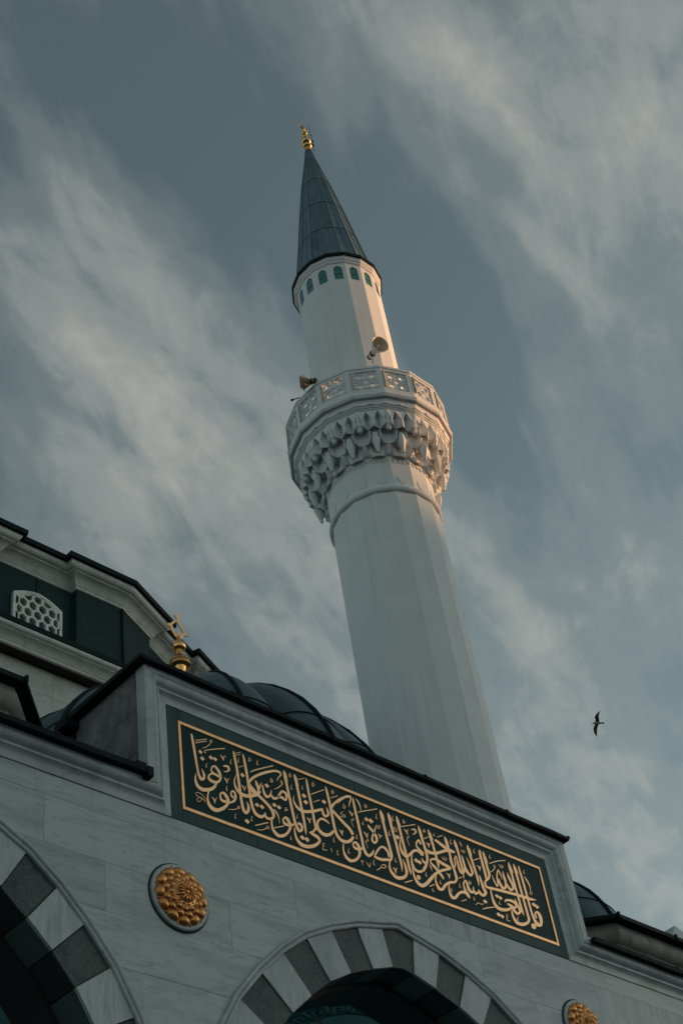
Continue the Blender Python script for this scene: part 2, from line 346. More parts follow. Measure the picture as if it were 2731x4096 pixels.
STROKES = """
s8483,11101,8488,11105 8477,11062,8508,11080 8491,10931,8528,10951 8515,10737,8547,10755 8533,10610,8563,10628 8545,10553,8578,10579 8575,10515,8596,10560 8631,10544,8604,10563 8649,10607,8611,10591 8633,10646,8607,10628 8604,10682,8598,10678
s8523,10602,8526,10602 8495,10535,8515,10540 8489,10462,8524,10483 8515,10405,8552,10444 8572,10379,8596,10433 8645,10394,8648,10446 8730,10439,8711,10477 8785,10501,8752,10515 8809,10553,8782,10565 8830,10575,8809,10594
s8746,10717,8728,10717 8762,10751,8745,10763 8786,10763,8798,10795 8810,10738,8841,10770 8834,10700,8873,10727 8844,10652,8880,10664 8831,10615,8858,10604 8799,10590,8803,10557 8757,10585,8736,10540 8717,10595,8681,10562 8706,10615,8680,10612 8728,10642,8717,10660 8761,10658,8768,10688 8799,10650,8819,10686 8833,10642,8855,10678
s8728,10716,8748,10728 8735,10676,8757,10698 8775,10665,8792,10694
s8669,10423,8695,10426 8650,10353,8671,10358 8638,10289,8670,10305 8651,10222,8692,10256 8699,10179,8734,10233 8775,10179,8781,10234 8863,10234,8842,10270 8925,10299,8896,10318 8956,10345,8937,10369 8992,10370,8985,10390 9041,10402,9014,10418 9073,10464,9037,10457 9070,10529,9039,10507 9029,10553,9025,10527 8988,10512,9011,10511 8984,10464,9011,10483 9014,10436,9041,10465
s8848,10402,8821,10398 8858,10437,8836,10446 8876,10448,8886,10483 8895,10425,8934,10464 8920,10390,8964,10420 8926,10347,8967,10367
s8821,10391,8849,10410 8834,10349,8864,10380 8878,10335,8899,10380 8936,10345,8949,10384
s8538,11023,8538,11034 8707,11105,8707,11117
s8537,10991,8536,11003 8705,11077,8705,11088
s8632,10955,8630,10959 8695,10999,8691,11006 8747,11053,8738,11058 8772,11090,8764,11093 8787,11116,8777,11111 8766,11125,8766,11116 8746,11100,8756,11104 8764,11083,8772,11091
s8681,10915,8672,10905 8666,10928,8654,10923 8674,10943,8668,10950 8746,10978,8745,10989 8859,11031,8859,11044 8962,11074,8962,11087
d8567,10894 8597,10926 8632,10903 8603,10870
d8586,10812 8618,10847 8655,10822 8623,10788
d8711,10872 8743,10906 8781,10882 8749,10847
d8770,10873 8802,10907 8839,10882 8807,10848
s8883,10966,8886,10969 8901,10939,8920,10955 8922,10899,8927,10903
s8927,10901,8922,10900 8944,10957,8934,10958 8953,10972,8955,10981 8960,10964,8965,10969
s8683,10782,8686,10782 8659,10734,8671,10739 8671,10716,8679,10723
s9044,10967,9047,10967 9018,10913,9030,10919 9034,10894,9043,10902
s8915,10815,8921,10842 8967,10828,8990,10860 8975,10804,9012,10810 8960,10779,8965,10762 8917,10762,8915,10753
s8912,10675,8915,10678 8925,10651,8944,10667 8947,10608,8952,10612
s8952,10610,8947,10610 8971,10665,8962,10667 8988,10684,8985,10688
s8948,10581,8951,10581 8923,10525,8935,10531 8941,10505,8950,10513
s9081,11093,9086,11096 9073,11039,9108,11059 9092,10874,9130,10894 9102,10708,9142,10728 9113,10503,9153,10522 9123,10381,9164,10404 9144,10306,9183,10345 9203,10296,9195,10338 9249,10366,9204,10361 9249,10423,9215,10406 9213,10471,9208,10467
s9219,11106,9225,11109 9216,11050,9246,11067 9231,10882,9270,10903 9246,10675,9286,10695 9261,10470,9300,10492 9287,10367,9326,10397 9330,10317,9364,10360 9410,10313,9412,10358 9476,10372,9448,10382 9482,10416,9474,10415
s9099,10787,9104,10787 9051,10693,9070,10698 9050,10604,9081,10624 9080,10549,9115,10584 9144,10512,9173,10564 9237,10520,9247,10573 9331,10563,9327,10607 9399,10605,9377,10632 9444,10671,9420,10681
d9152,10801 9186,10835 9224,10810 9190,10775
d9153,10200 9189,10236 9230,10209 9194,10173
s9116,11070,9116,11078 9192,11111,9191,11119
s9121,11046,9120,11054 9190,11084,9189,11092
s9141,10891,9139,10899 9215,10935,9213,10943
s9161,11032,9165,11033 9140,10976,9151,10982 9152,10961,9160,10969
s9442,11102,9445,11103 9424,11050,9437,11057 9441,11031,9450,11039
s9318,11100,9322,11101 9299,11047,9308,11054 9324,11038,9322,11048 9340,11069,9330,11065 9323,11090,9318,11085
s9156,10666,9160,10669 9175,10640,9192,10655 9199,10600,9204,10604
s9204,10602,9199,10601 9224,10659,9214,10660 9235,10676,9230,10678
s8710,10352,8713,10355 8732,10328,8750,10343 8748,10281,8754,10283
s8754,10282,8748,10282 8772,10340,8763,10341 8790,10367,8785,10369
s8938,10270,8939,10277 9007,10288,9007,10298 9068,10321,9060,10327 9083,10354,9079,10363 9095,10356,9104,10365 9094,10338,9100,10333 9066,10333,9064,10324
s9038,10259,9042,10259 9015,10197,9026,10203 9038,10181,9045,10189
s9268,10295,9271,10296 9249,10242,9261,10250 9270,10230,9277,10239
s8505,10294,8499,10291 8499,10326,8493,10327 8527,10342,8528,10349 8576,10332,8581,10339 8613,10305,8619,10310 8614,10268,8620,10268 8601,10246,8604,10245
s8511,10280,8518,10281 8503,10235,8510,10241 8537,10230,8536,10237 8574,10277,8566,10275 8550,10296,8549,10290 8529,10272,8533,10269
s8505,10299,8509,10305 8547,10285,8551,10292 8581,10285,8586,10292 8598,10261,8604,10267
s9314,10887,9310,10899 9410,10952,9406,10966 9678,11106,9676,11119
s9277,10713,9247,10722 9331,10788,9303,10806 9419,10867,9403,10897 9548,10952,9541,10988 9675,11022,9680,11058 9745,11039,9768,11072 9769,11021,9795,11030 9727,10966,9743,10963 9707,10917,9713,10916
s9258,10707,9286,10735 9314,10649,9347,10682 9391,10590,9425,10627 9486,10531,9521,10568 9543,10485,9583,10521 9573,10427,9622,10452 9570,10392,9603,10380 9537,10371,9534,10334 9500,10368,9469,10335 9471,10406,9464,10401
s9264,10682,9272,10690 9289,10631,9331,10670 9341,10581,9359,10596
s9265,10551,9262,10574 9336,10588,9329,10611 9406,10642,9381,10650 9429,10711,9389,10694 9413,10769,9371,10742 9380,10808,9372,10803
s9426,10689,9408,10687 9449,10747,9426,10746 9471,10804,9464,10804
s9469,10773,9489,10783 9467,10684,9499,10705 9506,10615,9532,10663 9586,10658,9562,10676 9612,10756,9605,10755
s9582,10681,9599,10698 9618,10631,9639,10673 9700,10670,9679,10693 9747,10742,9716,10752 9773,10779,9770,10812 9804,10775,9834,10806 9814,10741,9855,10757 9806,10708,9815,10679 9771,10727,9748,10685 9698,10714,9686,10685
d9507,10786 9542,10821 9580,10796 9545,10760
d9591,10558 9625,10592 9664,10567 9629,10533
d9658,10550 9693,10584 9731,10559 9696,10525
d9329,10468 9362,10502 9400,10477 9366,10443
d9396,10467 9432,10502 9471,10476 9436,10440
s9622,10925,9627,10925 9601,10871,9613,10879 9628,10862,9626,10873 9648,10894,9636,10890 9631,10915,9625,10911
s9656,10782,9654,10787 9721,10824,9715,10833 9778,10879,9768,10886 9801,10909,9790,10907 9783,10952,9780,10941 9761,10921,9771,10926 9786,10902,9795,10911
s9833,11105,9839,11109 9822,11044,9867,11069 9842,10886,9882,10908 9864,10696,9905,10717 9886,10507,9928,10530 9905,10403,9947,10429 9956,10318,9981,10366 10030,10365,9995,10373 10032,10444,9991,10411 9978,10461,9948,10421
s9836,11057,9876,11083 9878,10967,9884,10971
s9996,11111,10002,11115 9988,11060,10029,11084 10008,10893,10050,10915 10026,10683,10069,10705 10042,10519,10083,10539 10054,10381,10088,10396 10065,10315,10071,10318
s10001,11065,10036,11087 10045,10968,10051,10972
s10178,11119,10184,11123 10174,11076,10203,11092 10180,10910,10218,10930 10198,10742,10238,10762 10207,10574,10247,10593 10218,10476,10255,10494 10223,10428,10254,10442
s9953,10804,9959,10805 9928,10737,9948,10746 9943,10668,9973,10693 9995,10618,10026,10659 10079,10611,10096,10659 10190,10647,10193,10693 10299,10700,10295,10738 10377,10746,10371,10778
s10363,10763,10399,10783 10376,10684,10412,10715 10429,10666,10435,10707 10495,10728,10456,10726 10483,10785,10454,10768 10461,10819,10455,10815
s10489,11119,10495,11122 10481,11059,10517,11080 10499,10906,10540,10928 10510,10735,10554,10757 10522,10592,10565,10614 10539,10483,10582,10512 10591,10416,10629,10458 10680,10401,10698,10455 10790,10453,10765,10486 10858,10539,10822,10551
d10075,10850 10114,10888 10156,10861 10116,10823
d10090,10769 10129,10806 10170,10779 10131,10741
d10392,10877 10431,10914 10470,10887 10432,10851
s10053,11052,10052,11062 10159,11111,10158,11120
s10235,10913,10232,10924 10458,11053,10455,11065
s10258,10817,10256,10827 10365,10880,10362,10890
s10557,10976,10555,10986 10682,11049,10680,11060
s9444,11108,9448,11109 9419,11044,9431,11052 9444,11032,9451,11042
s9935,10949,9939,10950 9913,10887,9926,10895 9938,10875,9946,10885
s10109,10998,10114,10999 10091,10950,10103,10958 10110,10940,10118,10950
s9968,10556,9972,10557 9952,10506,9965,10515 9973,10500,9980,10509
s9832,10232,9836,10233 9812,10187,9825,10194 9832,10174,9840,10182
s10513,10436,10517,10436 10489,10375,10502,10382 10508,10358,10517,10366
s9274,10298,9278,10298 9251,10248,9263,10254 9269,10231,9278,10239
s9925,11104,9930,11105 9905,11050,9916,11059 9935,11046,9932,11055 9950,11078,9940,11073 9932,11095,9927,11090
s10285,11110,10290,11111 10263,11050,10276,11059 10295,11045,10292,11054 10310,11079,10299,11074 10292,11100,10286,11095
s10596,11113,10601,11114 10573,11058,10586,11066 10603,11050,10601,11059 10620,11081,10609,11076 10602,11103,10596,11098
s10110,10560,10113,10564 10129,10538,10148,10553 10148,10497,10154,10500
s10154,10499,10148,10498 10174,10556,10163,10556 10188,10577,10182,10579
s10611,10564,10614,10567 10635,10543,10655,10558 10653,10499,10660,10503
s10660,10502,10653,10500 10678,10564,10667,10564 10690,10581,10685,10583
s9751,10390,9722,10383 9759,10420,9733,10426 9775,10432,9782,10468 9788,10416,9831,10456 9814,10374,9858,10398 9813,10332,9855,10339 9770,10261,9799,10246 9707,10213,9715,10173 9648,10196,9620,10147 9598,10226,9559,10195 9574,10278,9541,10261 9576,10347,9549,10343 9605,10396,9589,10399
s9723,10374,9750,10399 9747,10342,9776,10381 9814,10344,9824,10387 9898,10378,9900,10416
s9608,10498,9622,10510 9643,10458,9663,10474 9667,10411,9682,10420 9676,10337,9681,10339
s9820,10598,9822,10592 9791,10580,9799,10576 9786,10555,9794,10563 9827,10572,9826,10579
s9776,10531,9774,10538 9833,10566,9831,10573
s9594,10250,9593,10263 9744,10322,9743,10336
s9308,10184,9306,10197 9511,10290,9509,10303
s9331,10143,9332,10150 9403,10161,9402,10170 9466,10202,9458,10208 9486,10237,9484,10246 9498,10230,9508,10239 9506,10218,9513,10215 9468,10211,9466,10202
s10477,10599,10472,10593 10433,10639,10410,10606 10354,10643,10351,10608 10282,10585,10309,10576 10253,10516,10290,10528 10256,10449,10299,10480 10300,10403,10341,10452 10380,10393,10397,10448 10474,10441,10454,10474 10538,10511,10510,10528
s10227,10472,10251,10465 10179,10412,10200,10391 10121,10369,10162,10378 10176,10338,10210,10384 10228,10325,10270,10367 10249,10304,10297,10319 10220,10269,10250,10248 10145,10220,10153,10175 10066,10192,10048,10137 9991,10191,9952,10141 9935,10228,9898,10200 9912,10289,9884,10275 9909,10361,9889,10353
d9964,10258 10003,10295 10046,10267 10006,10230
d10030,10255 10072,10294 10116,10265 10075,10226
s10347,10302,10347,10294 10314,10286,10321,10283 10309,10258,10319,10267 10334,10263,10344,10269 10305,10238,10316,10239 10309,10198,10320,10211 10380,10218,10381,10224
s10432,10261,10441,10266 10444,10213,10453,10219
s10545,10276,10551,10274 10524,10251,10534,10255 10539,10242,10547,10245 10521,10222,10531,10225 10529,10201,10536,10210 10561,10215,10560,10221
s10906,11136,10905,11109 10778,11080,10784,11050 10665,11000,10684,10977 10561,10898,10593,10887 10510,10816,10547,10813
s10527,10795,10559,10827 10605,10732,10643,10770 10694,10665,10735,10706 10773,10615,10817,10653 10813,10552,10860,10587
s10725,10850,10729,10844 10681,10815,10691,10816 10689,10791,10697,10801 10740,10799,10751,10811 10742,10781,10750,10776 10673,10767,10670,10758
s10756,10968,10761,10969 10732,10908,10745,10917 10764,10901,10762,10911 10784,10938,10773,10933 10765,10959,10759,10954
s10654,10935,10634,10957 10743,11014,10726,11039 10829,11078,10830,11113 10870,11089,10897,11121 10881,11072,10908,11082 10852,11016,10873,11019 10836,10946,10843,10948
s10930,11116,10937,11119 10912,11040,10950,11059 10925,10866,10968,10887 10939,10694,10984,10717 10956,10535,11000,10557 10958,10440,11004,10465 10984,10357,11030,10394 11049,10334,11060,10378 11125,10391,11094,10406 11160,10463,11147,10465
s10823,10418,10798,10413 10834,10446,10810,10457 10852,10453,10871,10492 10873,10426,10921,10460 10882,10376,10932,10397 10872,10313,10915,10315 10816,10249,10839,10222 10749,10216,10730,10166 10693,10231,10653,10194 10656,10286,10623,10268 10655,10357,10631,10350 10664,10389,10643,10385
s10797,10404,10824,10427 10821,10371,10851,10408 10894,10372,10901,10412 10970,10416,10963,10446
s10976,11113,10984,11120 11004,11070,11027,11088 11027,11018,11045,11028 11031,10958,11040,10962
s10988,10924,10988,10937 11332,11085,11332,11099
s11129,11096,11134,11097 11109,11045,11122,11055 11142,11041,11140,11050 11158,11070,11147,11064 11136,11087,11130,11082
s11776,11092,11781,11093 11753,11041,11767,11050 11784,11034,11782,11044 11801,11064,11789,11059 11783,11084,11776,11079
s12128,11071,12134,11072 12108,11025,12123,11034 12138,11021,12136,11030 12156,11053,12143,11047 12135,11066,12129,11060
s10829,10897,10834,10902 10846,10864,10869,10882 10869,10831,10880,10838
s10879,10835,10870,10834 10893,10879,10894,10892 10896,10867,10903,10872
s10849,10779,10848,10785 10889,10801,10899,10811 10879,10785,10886,10781 10842,10763,10851,10762 10868,10679,10874,10682
s11026,10673,11031,10677 11048,10642,11071,10659 11070,10596,11079,10601
s11078,10600,11072,10598 11099,10661,11087,10661 11112,10679,11107,10681
s11036,10541,11032,10544 11076,10577,11080,10588 11080,10563,11089,10563 11033,10535,11042,10535 11062,10458,11067,10462
s10613,10569,10617,10572 10631,10537,10651,10552 10650,10495,10656,10499
s10656,10498,10650,10496 10676,10554,10665,10555 10689,10571,10684,10573
s11057,10834,11060,10834 11024,10782,11039,10789 11045,10768,11055,10777
s10903,10600,10908,10601 10884,10544,10898,10552 10901,10530,10910,10538
s11309,11017,11313,11018 11281,10951,11296,10960 11304,10938,11314,10948
s10737,10359,10741,10359 10707,10296,10721,10304 10738,10286,10746,10295
s11599,11088,11604,11088 11570,11021,11585,11030 11598,11009,11607,11019
s11487,10838,11492,10839 11461,10779,11477,10787 11485,10762,11495,10771
s11511,10472,11515,10473 11489,10416,11504,10425 11517,10407,11525,10416
s11130,10329,11134,10330 11102,10263,11116,10271 11129,10251,11137,10260
s12310,11071,12315,11071 12289,11034,12303,11042 12312,11024,12321,11034
s12021,10433,12025,10434 11998,10381,12014,10389 12020,10367,12030,10376
d11072,10865 11113,10902 11154,10875 11112,10838
d11139,10866 11185,10908 11230,10878 11184,10836
d11568,10780 11614,10820 11657,10791 11612,10751
d11838,10542 11881,10579 11923,10552 11879,10515
d11890,10532 11934,10569 11975,10542 11931,10505
d11899,10323 11896,10306 11885,10291 11868,10282 11851,10281 11838,10289 11832,10303 11836,10319 11847,10334 11863,10343 11880,10344 11894,10336
s11117,10800,11124,10804 11117,10757,11154,10787 11172,10713,11208,10743 11209,10658,11254,10685 11210,10616,11253,10621 11193,10592,11189,10554 11173,10606,11133,10582 11187,10663,11156,10659 11231,10738,11205,10736 11256,10819,11245,10817
s11260,10843,11268,10847 11262,10814,11270,10824 11292,10828,11285,10830 11289,10851,11283,10848
s11286,10825,11291,10833 11309,10823,11305,10830 11318,10849,11311,10848
s11250,10797,11254,10805 11322,10810,11316,10815 11333,10868,11327,10866
s11271,10722,11277,10727 11286,10699,11306,10712 11292,10662,11299,10665
s11296,10698,11294,10703 11323,10713,11329,10725 11336,10702,11343,10707
s11386,11097,11393,11100 11366,11032,11418,11058 11387,10859,11433,10883 11405,10687,11451,10711 11421,10562,11467,10584 11427,10472,11475,10487 11408,10430,11437,10408 11377,10419,11375,10381
s11389,11038,11430,11063 11431,10960,11438,10964
s11515,11103,11522,11107 11500,11040,11547,11065 11519,10875,11566,10900 11544,10688,11591,10712 11562,10519,11606,10541 11581,10396,11618,10413 11586,10308,11593,10311
s11517,11054,11557,11078 11559,10967,11566,10971
s11656,11101,11663,11105 11643,11043,11688,11067 11662,10877,11707,10901 11678,10704,11723,10727 11693,10577,11738,10599 11704,10432,11749,10454 11721,10344,11754,10359 11736,10310,11743,10313
s11652,11044,11691,11070 11707,10957,11714,10961
s11131,10365,11153,10393 11188,10346,11216,10390 11279,10352,11295,10399 11373,10384,11381,10426
s11164,10377,11140,10379 11226,10466,11198,10474 11293,10534,11289,10564 11339,10534,11371,10573 11378,10494,11418,10519 11386,10438,11424,10458
s11150,10468,11159,10469 11110,10402,11146,10407
s11398,10404,11420,10409 11364,10314,11396,10326 11375,10234,11418,10264 11439,10174,11480,10225 11528,10177,11541,10233 11634,10233,11602,10261 11690,10317,11639,10308 11689,10402,11643,10379 11644,10497,11637,10493
s11574,10924,11582,10928 11577,10886,11585,10896 11613,10904,11605,10906 11611,10927,11605,10924
s11605,10902,11614,10908 11624,10883,11624,10892 11645,10920,11639,10920
s11568,10858,11572,10867 11629,10865,11633,10875
s11755,10947,11760,10952 11776,10923,11798,10940 11805,10882,11813,10888
s11813,10886,11806,10883 11821,10941,11807,10940 11841,10971,11836,10972
s11791,10840,11787,10844 11821,10866,11829,10878 11816,10848,11824,10847 11779,10823,11790,10823 11803,10724,11809,10727
s11896,10973,11901,10999 11946,10990,11972,11021 11949,10969,11986,10976 11929,10940,11933,10926 11897,10929,11894,10920
s11724,10966,11724,10978 11985,11082,11986,11094
s11676,10815,11682,10816 11631,10721,11654,10727 11614,10641,11650,10659 11636,10561,11683,10598 11711,10527,11725,10577 11810,10601,11784,10627 11881,10665,11876,10702 11942,10675,11977,10725 11984,10648,12032,10693 12024,10653,12034,10663
s11940,10756,11916,10749 11961,10816,11930,10816 11986,10845,11999,10884 12001,10804,12040,10831
s11916,10750,11944,10774 11957,10707,11995,10740 12012,10665,12054,10702
s12034,11089,12041,11093 12019,11021,12068,11047 12040,10891,12086,10916 12062,10754,12111,10779 12068,10644,12117,10661 12038,10561,12081,10564 11945,10430,11978,10426
s12029,11022,12070,11049 12082,10949,12089,10954
s12074,10742,12109,10785 12134,10728,12165,10774 12247,10738,12259,10783 12370,10795,12366,10834 12476,10852,12471,10889
s12212,11093,12219,11097 12196,11024,12241,11048 12221,10895,12266,10919 12239,10739,12284,10761 12252,10609,12296,10630 12269,10557,12276,10560
s12214,11033,12250,11057 12266,10957,12274,10961
s12096,10916,12094,10926 12193,10969,12191,10979
s12122,10876,12126,10880 12142,10851,12165,10869 12162,10815,12169,10819
s12169,10818,12162,10816 12193,10875,12180,10875 12207,10893,12202,10895
s11811,10477,11820,10481 11796,10425,11830,10445 11829,10383,11864,10421 11895,10381,11907,10424 11988,10428,11964,10453 12057,10511,12016,10513 12090,10577,12046,10572
s11834,10643,11840,10644 11786,10549,11814,10557 11775,10473,11813,10490 11780,10422,11818,10440
s11987,10619,11994,10623 11991,10560,12023,10587 12044,10543,12076,10583
s11604,10160,11602,10173 11745,10231,11743,10244
s11433,10318,11437,10322 11453,10291,11477,10308 11472,10248,11479,10251
s11479,10250,11472,10249 11501,10317,11489,10317 11515,10334,11509,10336
s10901,10252,10908,10257 10911,10231,10917,10242 10934,10247,10935,10255 10950,10246,10955,10254
s10922,10243,10932,10247 10920,10190,10926,10193
s10992,10249,11001,10255 11031,10194,11042,10203
s11042,10200,11031,10197 11063,10265,11056,10264
s11151,10190,11146,10196 11224,10243,11213,10248 11251,10286,11245,10291 11291,10304,11298,10318 11312,10291,11328,10295 11284,10269,11285,10259 11234,10263,11229,10253
s12099,10555,12107,10562 12120,10525,12139,10537 12130,10476,12136,10479
s12088,10236,12093,10237 12068,10194,12083,10203 12103,10188,12111,10198
s12037,10236,12034,10248 12134,10289,12131,10300
s12297,10944,12292,10961 12312,10946,12330,10990 12378,10917,12422,10964 12463,10887,12506,10937 12541,10872,12582,10928 12631,10878,12657,10915
s12070,10732,12095,10767 12146,10718,12171,10766 12250,10743,12258,10788 12370,10796,12367,10837 12473,10850,12476,10895 12556,10880,12567,10920
s12503,11087,12510,11091 12489,11019,12540,11046 12511,10871,12557,10894 12521,10729,12564,10751 12536,10652,12579,10674 12544,10565,12594,10589 12546,10494,12595,10502 12514,10457,12531,10430 12433,10432,12438,10395 12325,10363,12356,10339 12258,10292,12272,10252 12227,10284,12185,10235 12196,10323,12154,10299 12184,10383,12155,10375 12210,10432,12188,10430
s12501,11030,12546,11058 12553,10945,12560,10949
s12678,11093,12686,11097 12661,11027,12710,11053 12688,10926,12732,10949 12697,10783,12740,10804 12704,10660,12747,10679 12712,10538,12719,10541
s12671,11039,12717,11066 12726,10944,12734,10949
s12920,11096,12928,11100 12901,11030,12952,11055 12923,10888,12970,10913 12950,10732,12997,10756 12968,10604,13010,10623 12976,10518,12984,10521
s12916,11032,12963,11061 12970,10956,12978,10961
s12759,10892,12767,10897 12755,10838,12792,10857 12761,10720,12805,10744 12785,10648,12839,10689 12859,10617,12865,10660 12933,10693,12882,10683 12918,10778,12877,10756 12856,10901,12848,10897
s12507,10768,12514,10773 12519,10693,12546,10709 12553,10621,12559,10651 12622,10727,12593,10720 12626,10800,12600,10795 12664,10853,12643,10854
s12644,10849,12662,10858 12641,10758,12677,10775 12640,10664,12688,10691 12674,10604,12708,10652 12760,10646,12728,10659 12784,10722,12752,10714
s12773,11095,12779,11099 12786,11055,12806,11068 12802,11028,12809,11032
s12774,10979,12783,10985 12784,10949,12791,10960 12817,10969,12808,10970 12817,10992,12810,10989
s12807,10967,12818,10973 12817,10937,12821,10948 12850,10970,12840,10968 12849,10998,12842,10995
s13140,11095,13148,11099 13122,11026,13168,11048 13133,10880,13182,10904 13141,10745,13192,10769 13142,10664,13195,10688
s13219,11097,13227,11101 13200,11012,13251,11037 13209,10857,13260,10882 13217,10762,13272,10781 13188,10699,13228,10694 13119,10641,13158,10637 13095,10578,13140,10598 13121,10536,13163,10564
s13156,11094,13169,11103 13188,11030,13196,11035
s13225,11011,13260,11030 13262,10933,13269,10936
s13033,10698,13041,10702 13025,10619,13069,10642 13037,10513,13092,10543 13057,10456,13122,10471 13041,10436,13047,10393 13010,10438,12961,10394 12967,10474,12954,10467
s13025,10581,13059,10605 13063,10562,13069,10566
s12948,10447,12963,10420 12905,10417,12880,10369 12879,10434,12841,10413 12874,10490,12864,10486
s12867,10425,12856,10387 12823,10413,12787,10366 12795,10440,12741,10406 12781,10504,12735,10479 12754,10545,12735,10510 12692,10501,12720,10495 12667,10444,12698,10450
s12669,10440,12696,10454 12673,10362,12722,10391 12699,10304,12759,10344 12750,10283,12760,10289
s12738,10374,12711,10324 12634,10361,12628,10318 12536,10302,12563,10277 12469,10237,12478,10194 12438,10230,12393,10185 12413,10281,12372,10260 12406,10344,12382,10337 12426,10383,12406,10381
s12150,10603,12121,10599 12168,10639,12147,10653 12214,10656,12227,10692 12270,10648,12303,10692 12353,10628,12391,10675 12441,10614,12478,10662 12489,10611,12522,10652
s12504,10645,12505,10610 12398,10599,12400,10560 12291,10548,12302,10514 12189,10481,12217,10453 12082,10387,12124,10365 11996,10304,12036,10275 11926,10249,11920,10191 11872,10247,11825,10199 11818,10298,11778,10273 11800,10374,11769,10360 11797,10433,11778,10425
s12118,10581,12151,10611 12191,10531,12233,10568 12244,10486,12291,10523 12301,10429,12336,10452 12322,10421,12329,10425
d11899,10322 11896,10305 11884,10289 11866,10280 11848,10279 11834,10287 11828,10301 11832,10319 11843,10334 11861,10344 11879,10345 11893,10337
d12998,10321 13044,10356 13085,10330 13039,10294
s12375,10754,12382,10759 12386,10714,12393,10725 12421,10737,12412,10737 12417,10765,12411,10762
s12412,10734,12421,10740 12427,10708,12431,10719 12459,10742,12449,10740 12453,10771,12447,10768
s12393,10528,12397,10532 12420,10505,12446,10523 12432,10459,12440,10462
s12440,10461,12433,10460 12465,10527,12453,10527 12480,10544,12475,10547
s13026,10832,13030,10836 13050,10803,13077,10822 13067,10761,13075,10765
s13074,10764,13067,10762 13098,10826,13084,10825 13109,10844,13102,10844
s12614,11087,12619,11088 12584,11015,12601,11025 12613,11003,12624,11013
s13048,11081,13053,11082 13014,11022,13031,11031 13042,11004,13053,11014
s13345,11090,13350,11091 13317,11032,13335,11042 13346,11024,13357,11034
s12261,10398,12265,10398 12233,10348,12248,10356 12261,10335,12270,10345
s12444,10346,12448,10347 12419,10298,12434,10306 12442,10288,12451,10298
s12615,10458,12620,10459 12590,10405,12606,10413 12614,10387,12625,10396
s12832,10332,12837,10333 12817,10290,12832,10299 12840,10281,12849,10289
s12357,11020,12355,11030 12466,11080,12464,11091
s12987,10889,12985,10901 13118,10955,13117,10967
s12606,10516,12605,10527 12692,10559,12691,10571
s12583,10194,12580,10204 12688,10247,12686,10258
s12965,10191,12963,10205 13051,10233,13052,10248 13204,10286,13207,10302
s12812,10552,12818,10553 12789,10502,12804,10512 12826,10500,12823,10509 12846,10532,12833,10526 12820,10545,12814,10540
s12840,10217,12835,10222 12896,10261,12898,10273 12924,10255,12930,10265 12954,10263,12961,10273 12978,10259,12975,10268 12996,10294,12989,10293
s13276,10805,13272,10811 13339,10846,13330,10853 13389,10895,13375,10897 13410,10934,13396,10927 13381,10951,13382,10943 13364,10915,13374,10921 13391,10908,13399,10917
s13290,10771,13297,10774 13303,10684,13332,10702 13348,10614,13353,10646 13400,10689,13368,10681 13408,10784,13376,10774 13444,10875,13421,10874 13465,10905,13455,10907
s13435,10885,13453,10898 13459,10841,13488,10859 13483,10764,13490,10768
s13535,10905,13544,10908 13513,10821,13557,10841 13520,10732,13572,10752 13499,10668,13539,10654 13479,10658,13445,10609 13453,10695,13403,10665 13427,10757,13398,10741
s13622,10907,13630,10912 13614,10831,13658,10855 13646,10747,13698,10775 13652,10697,13707,10701 13630,10678,13610,10630 13595,10711,13549,10678 13563,10744,13532,10723
s13699,11084,13707,11088 13678,11009,13731,11035 13694,10856,13741,10879 13704,10692,13751,10715 13717,10541,13764,10563 13733,10391,13774,10412 13766,10331,13774,10335
s13687,11009,13735,11040 13749,10939,13757,10944
s13798,11088,13807,11092 13782,11022,13833,11047 13796,10868,13844,10891 13806,10704,13854,10726 13815,10542,13863,10563 13822,10380,13875,10404 13823,10290,13876,10297 13770,10245,13796,10214 13695,10215,13673,10158 13614,10211,13562,10162 13561,10265,13513,10239 13548,10346,13521,10334
s13794,11029,13838,11056 13852,10951,13861,10956
s13892,11088,13901,11092 13881,11025,13921,11045 13894,10860,13940,10881 13903,10695,13949,10716 13912,10533,13957,10553 13921,10407,13965,10429 13936,10318,13993,10350 13975,10242,14037,10306 14091,10271,14054,10303 14142,10377,14072,10352 14124,10462,14063,10422 14053,10480,14048,10443 13984,10408,14027,10418 13999,10357,14038,10377
s13094,10564,13129,10592 13123,10536,13157,10573 13200,10539,13226,10583 13347,10554,13375,10603 13533,10572,13562,10621 13721,10590,13752,10639 13909,10602,13942,10652 14016,10614,14037,10653 14110,10651,14112,10655
s13187,10535,13216,10547 13180,10442,13217,10459 13185,10340,13239,10373 13240,10275,13292,10327 13362,10275,13385,10330 13502,10330,13487,10364 13582,10399,13553,10416
s13457,10431,13428,10430 13473,10451,13455,10473 13525,10462,13548,10504 13599,10460,13643,10503 13629,10437,13688,10456 13612,10415,13613,10381 13568,10428,13531,10386 13493,10433,13469,10406
s13654,10540,13662,10544 13641,10472,13687,10497 13671,10407,13728,10438 13675,10368,13732,10371 13651,10347,13637,10302 13616,10367,13566,10328 13578,10406,13535,10377
d13259,10471 13303,10505 13342,10480 13298,10446
d13319,10461 13364,10496 13403,10470 13358,10436
d13984,10556 14034,10593 14077,10566 14026,10528
d14041,10540 14091,10577 14134,10550 14083,10513
d13205,10199 13251,10234 13292,10208 13246,10173
d13269,10191 13316,10226 13357,10199 13310,10164
d13965,10236 13958,10213 13940,10193 13915,10181 13891,10180 13872,10190 13865,10209 13872,10231 13890,10251 13915,10263 13939,10264 13958,10254
s13996,11064,14001,11065 13966,11005,13984,11015 13994,10996,14005,11007
s13335,10418,13339,10419 13304,10372,13320,10380 13333,10359,13343,10368
s13636,10289,13641,10290 13608,10235,13625,10243 13630,10224,13640,10233
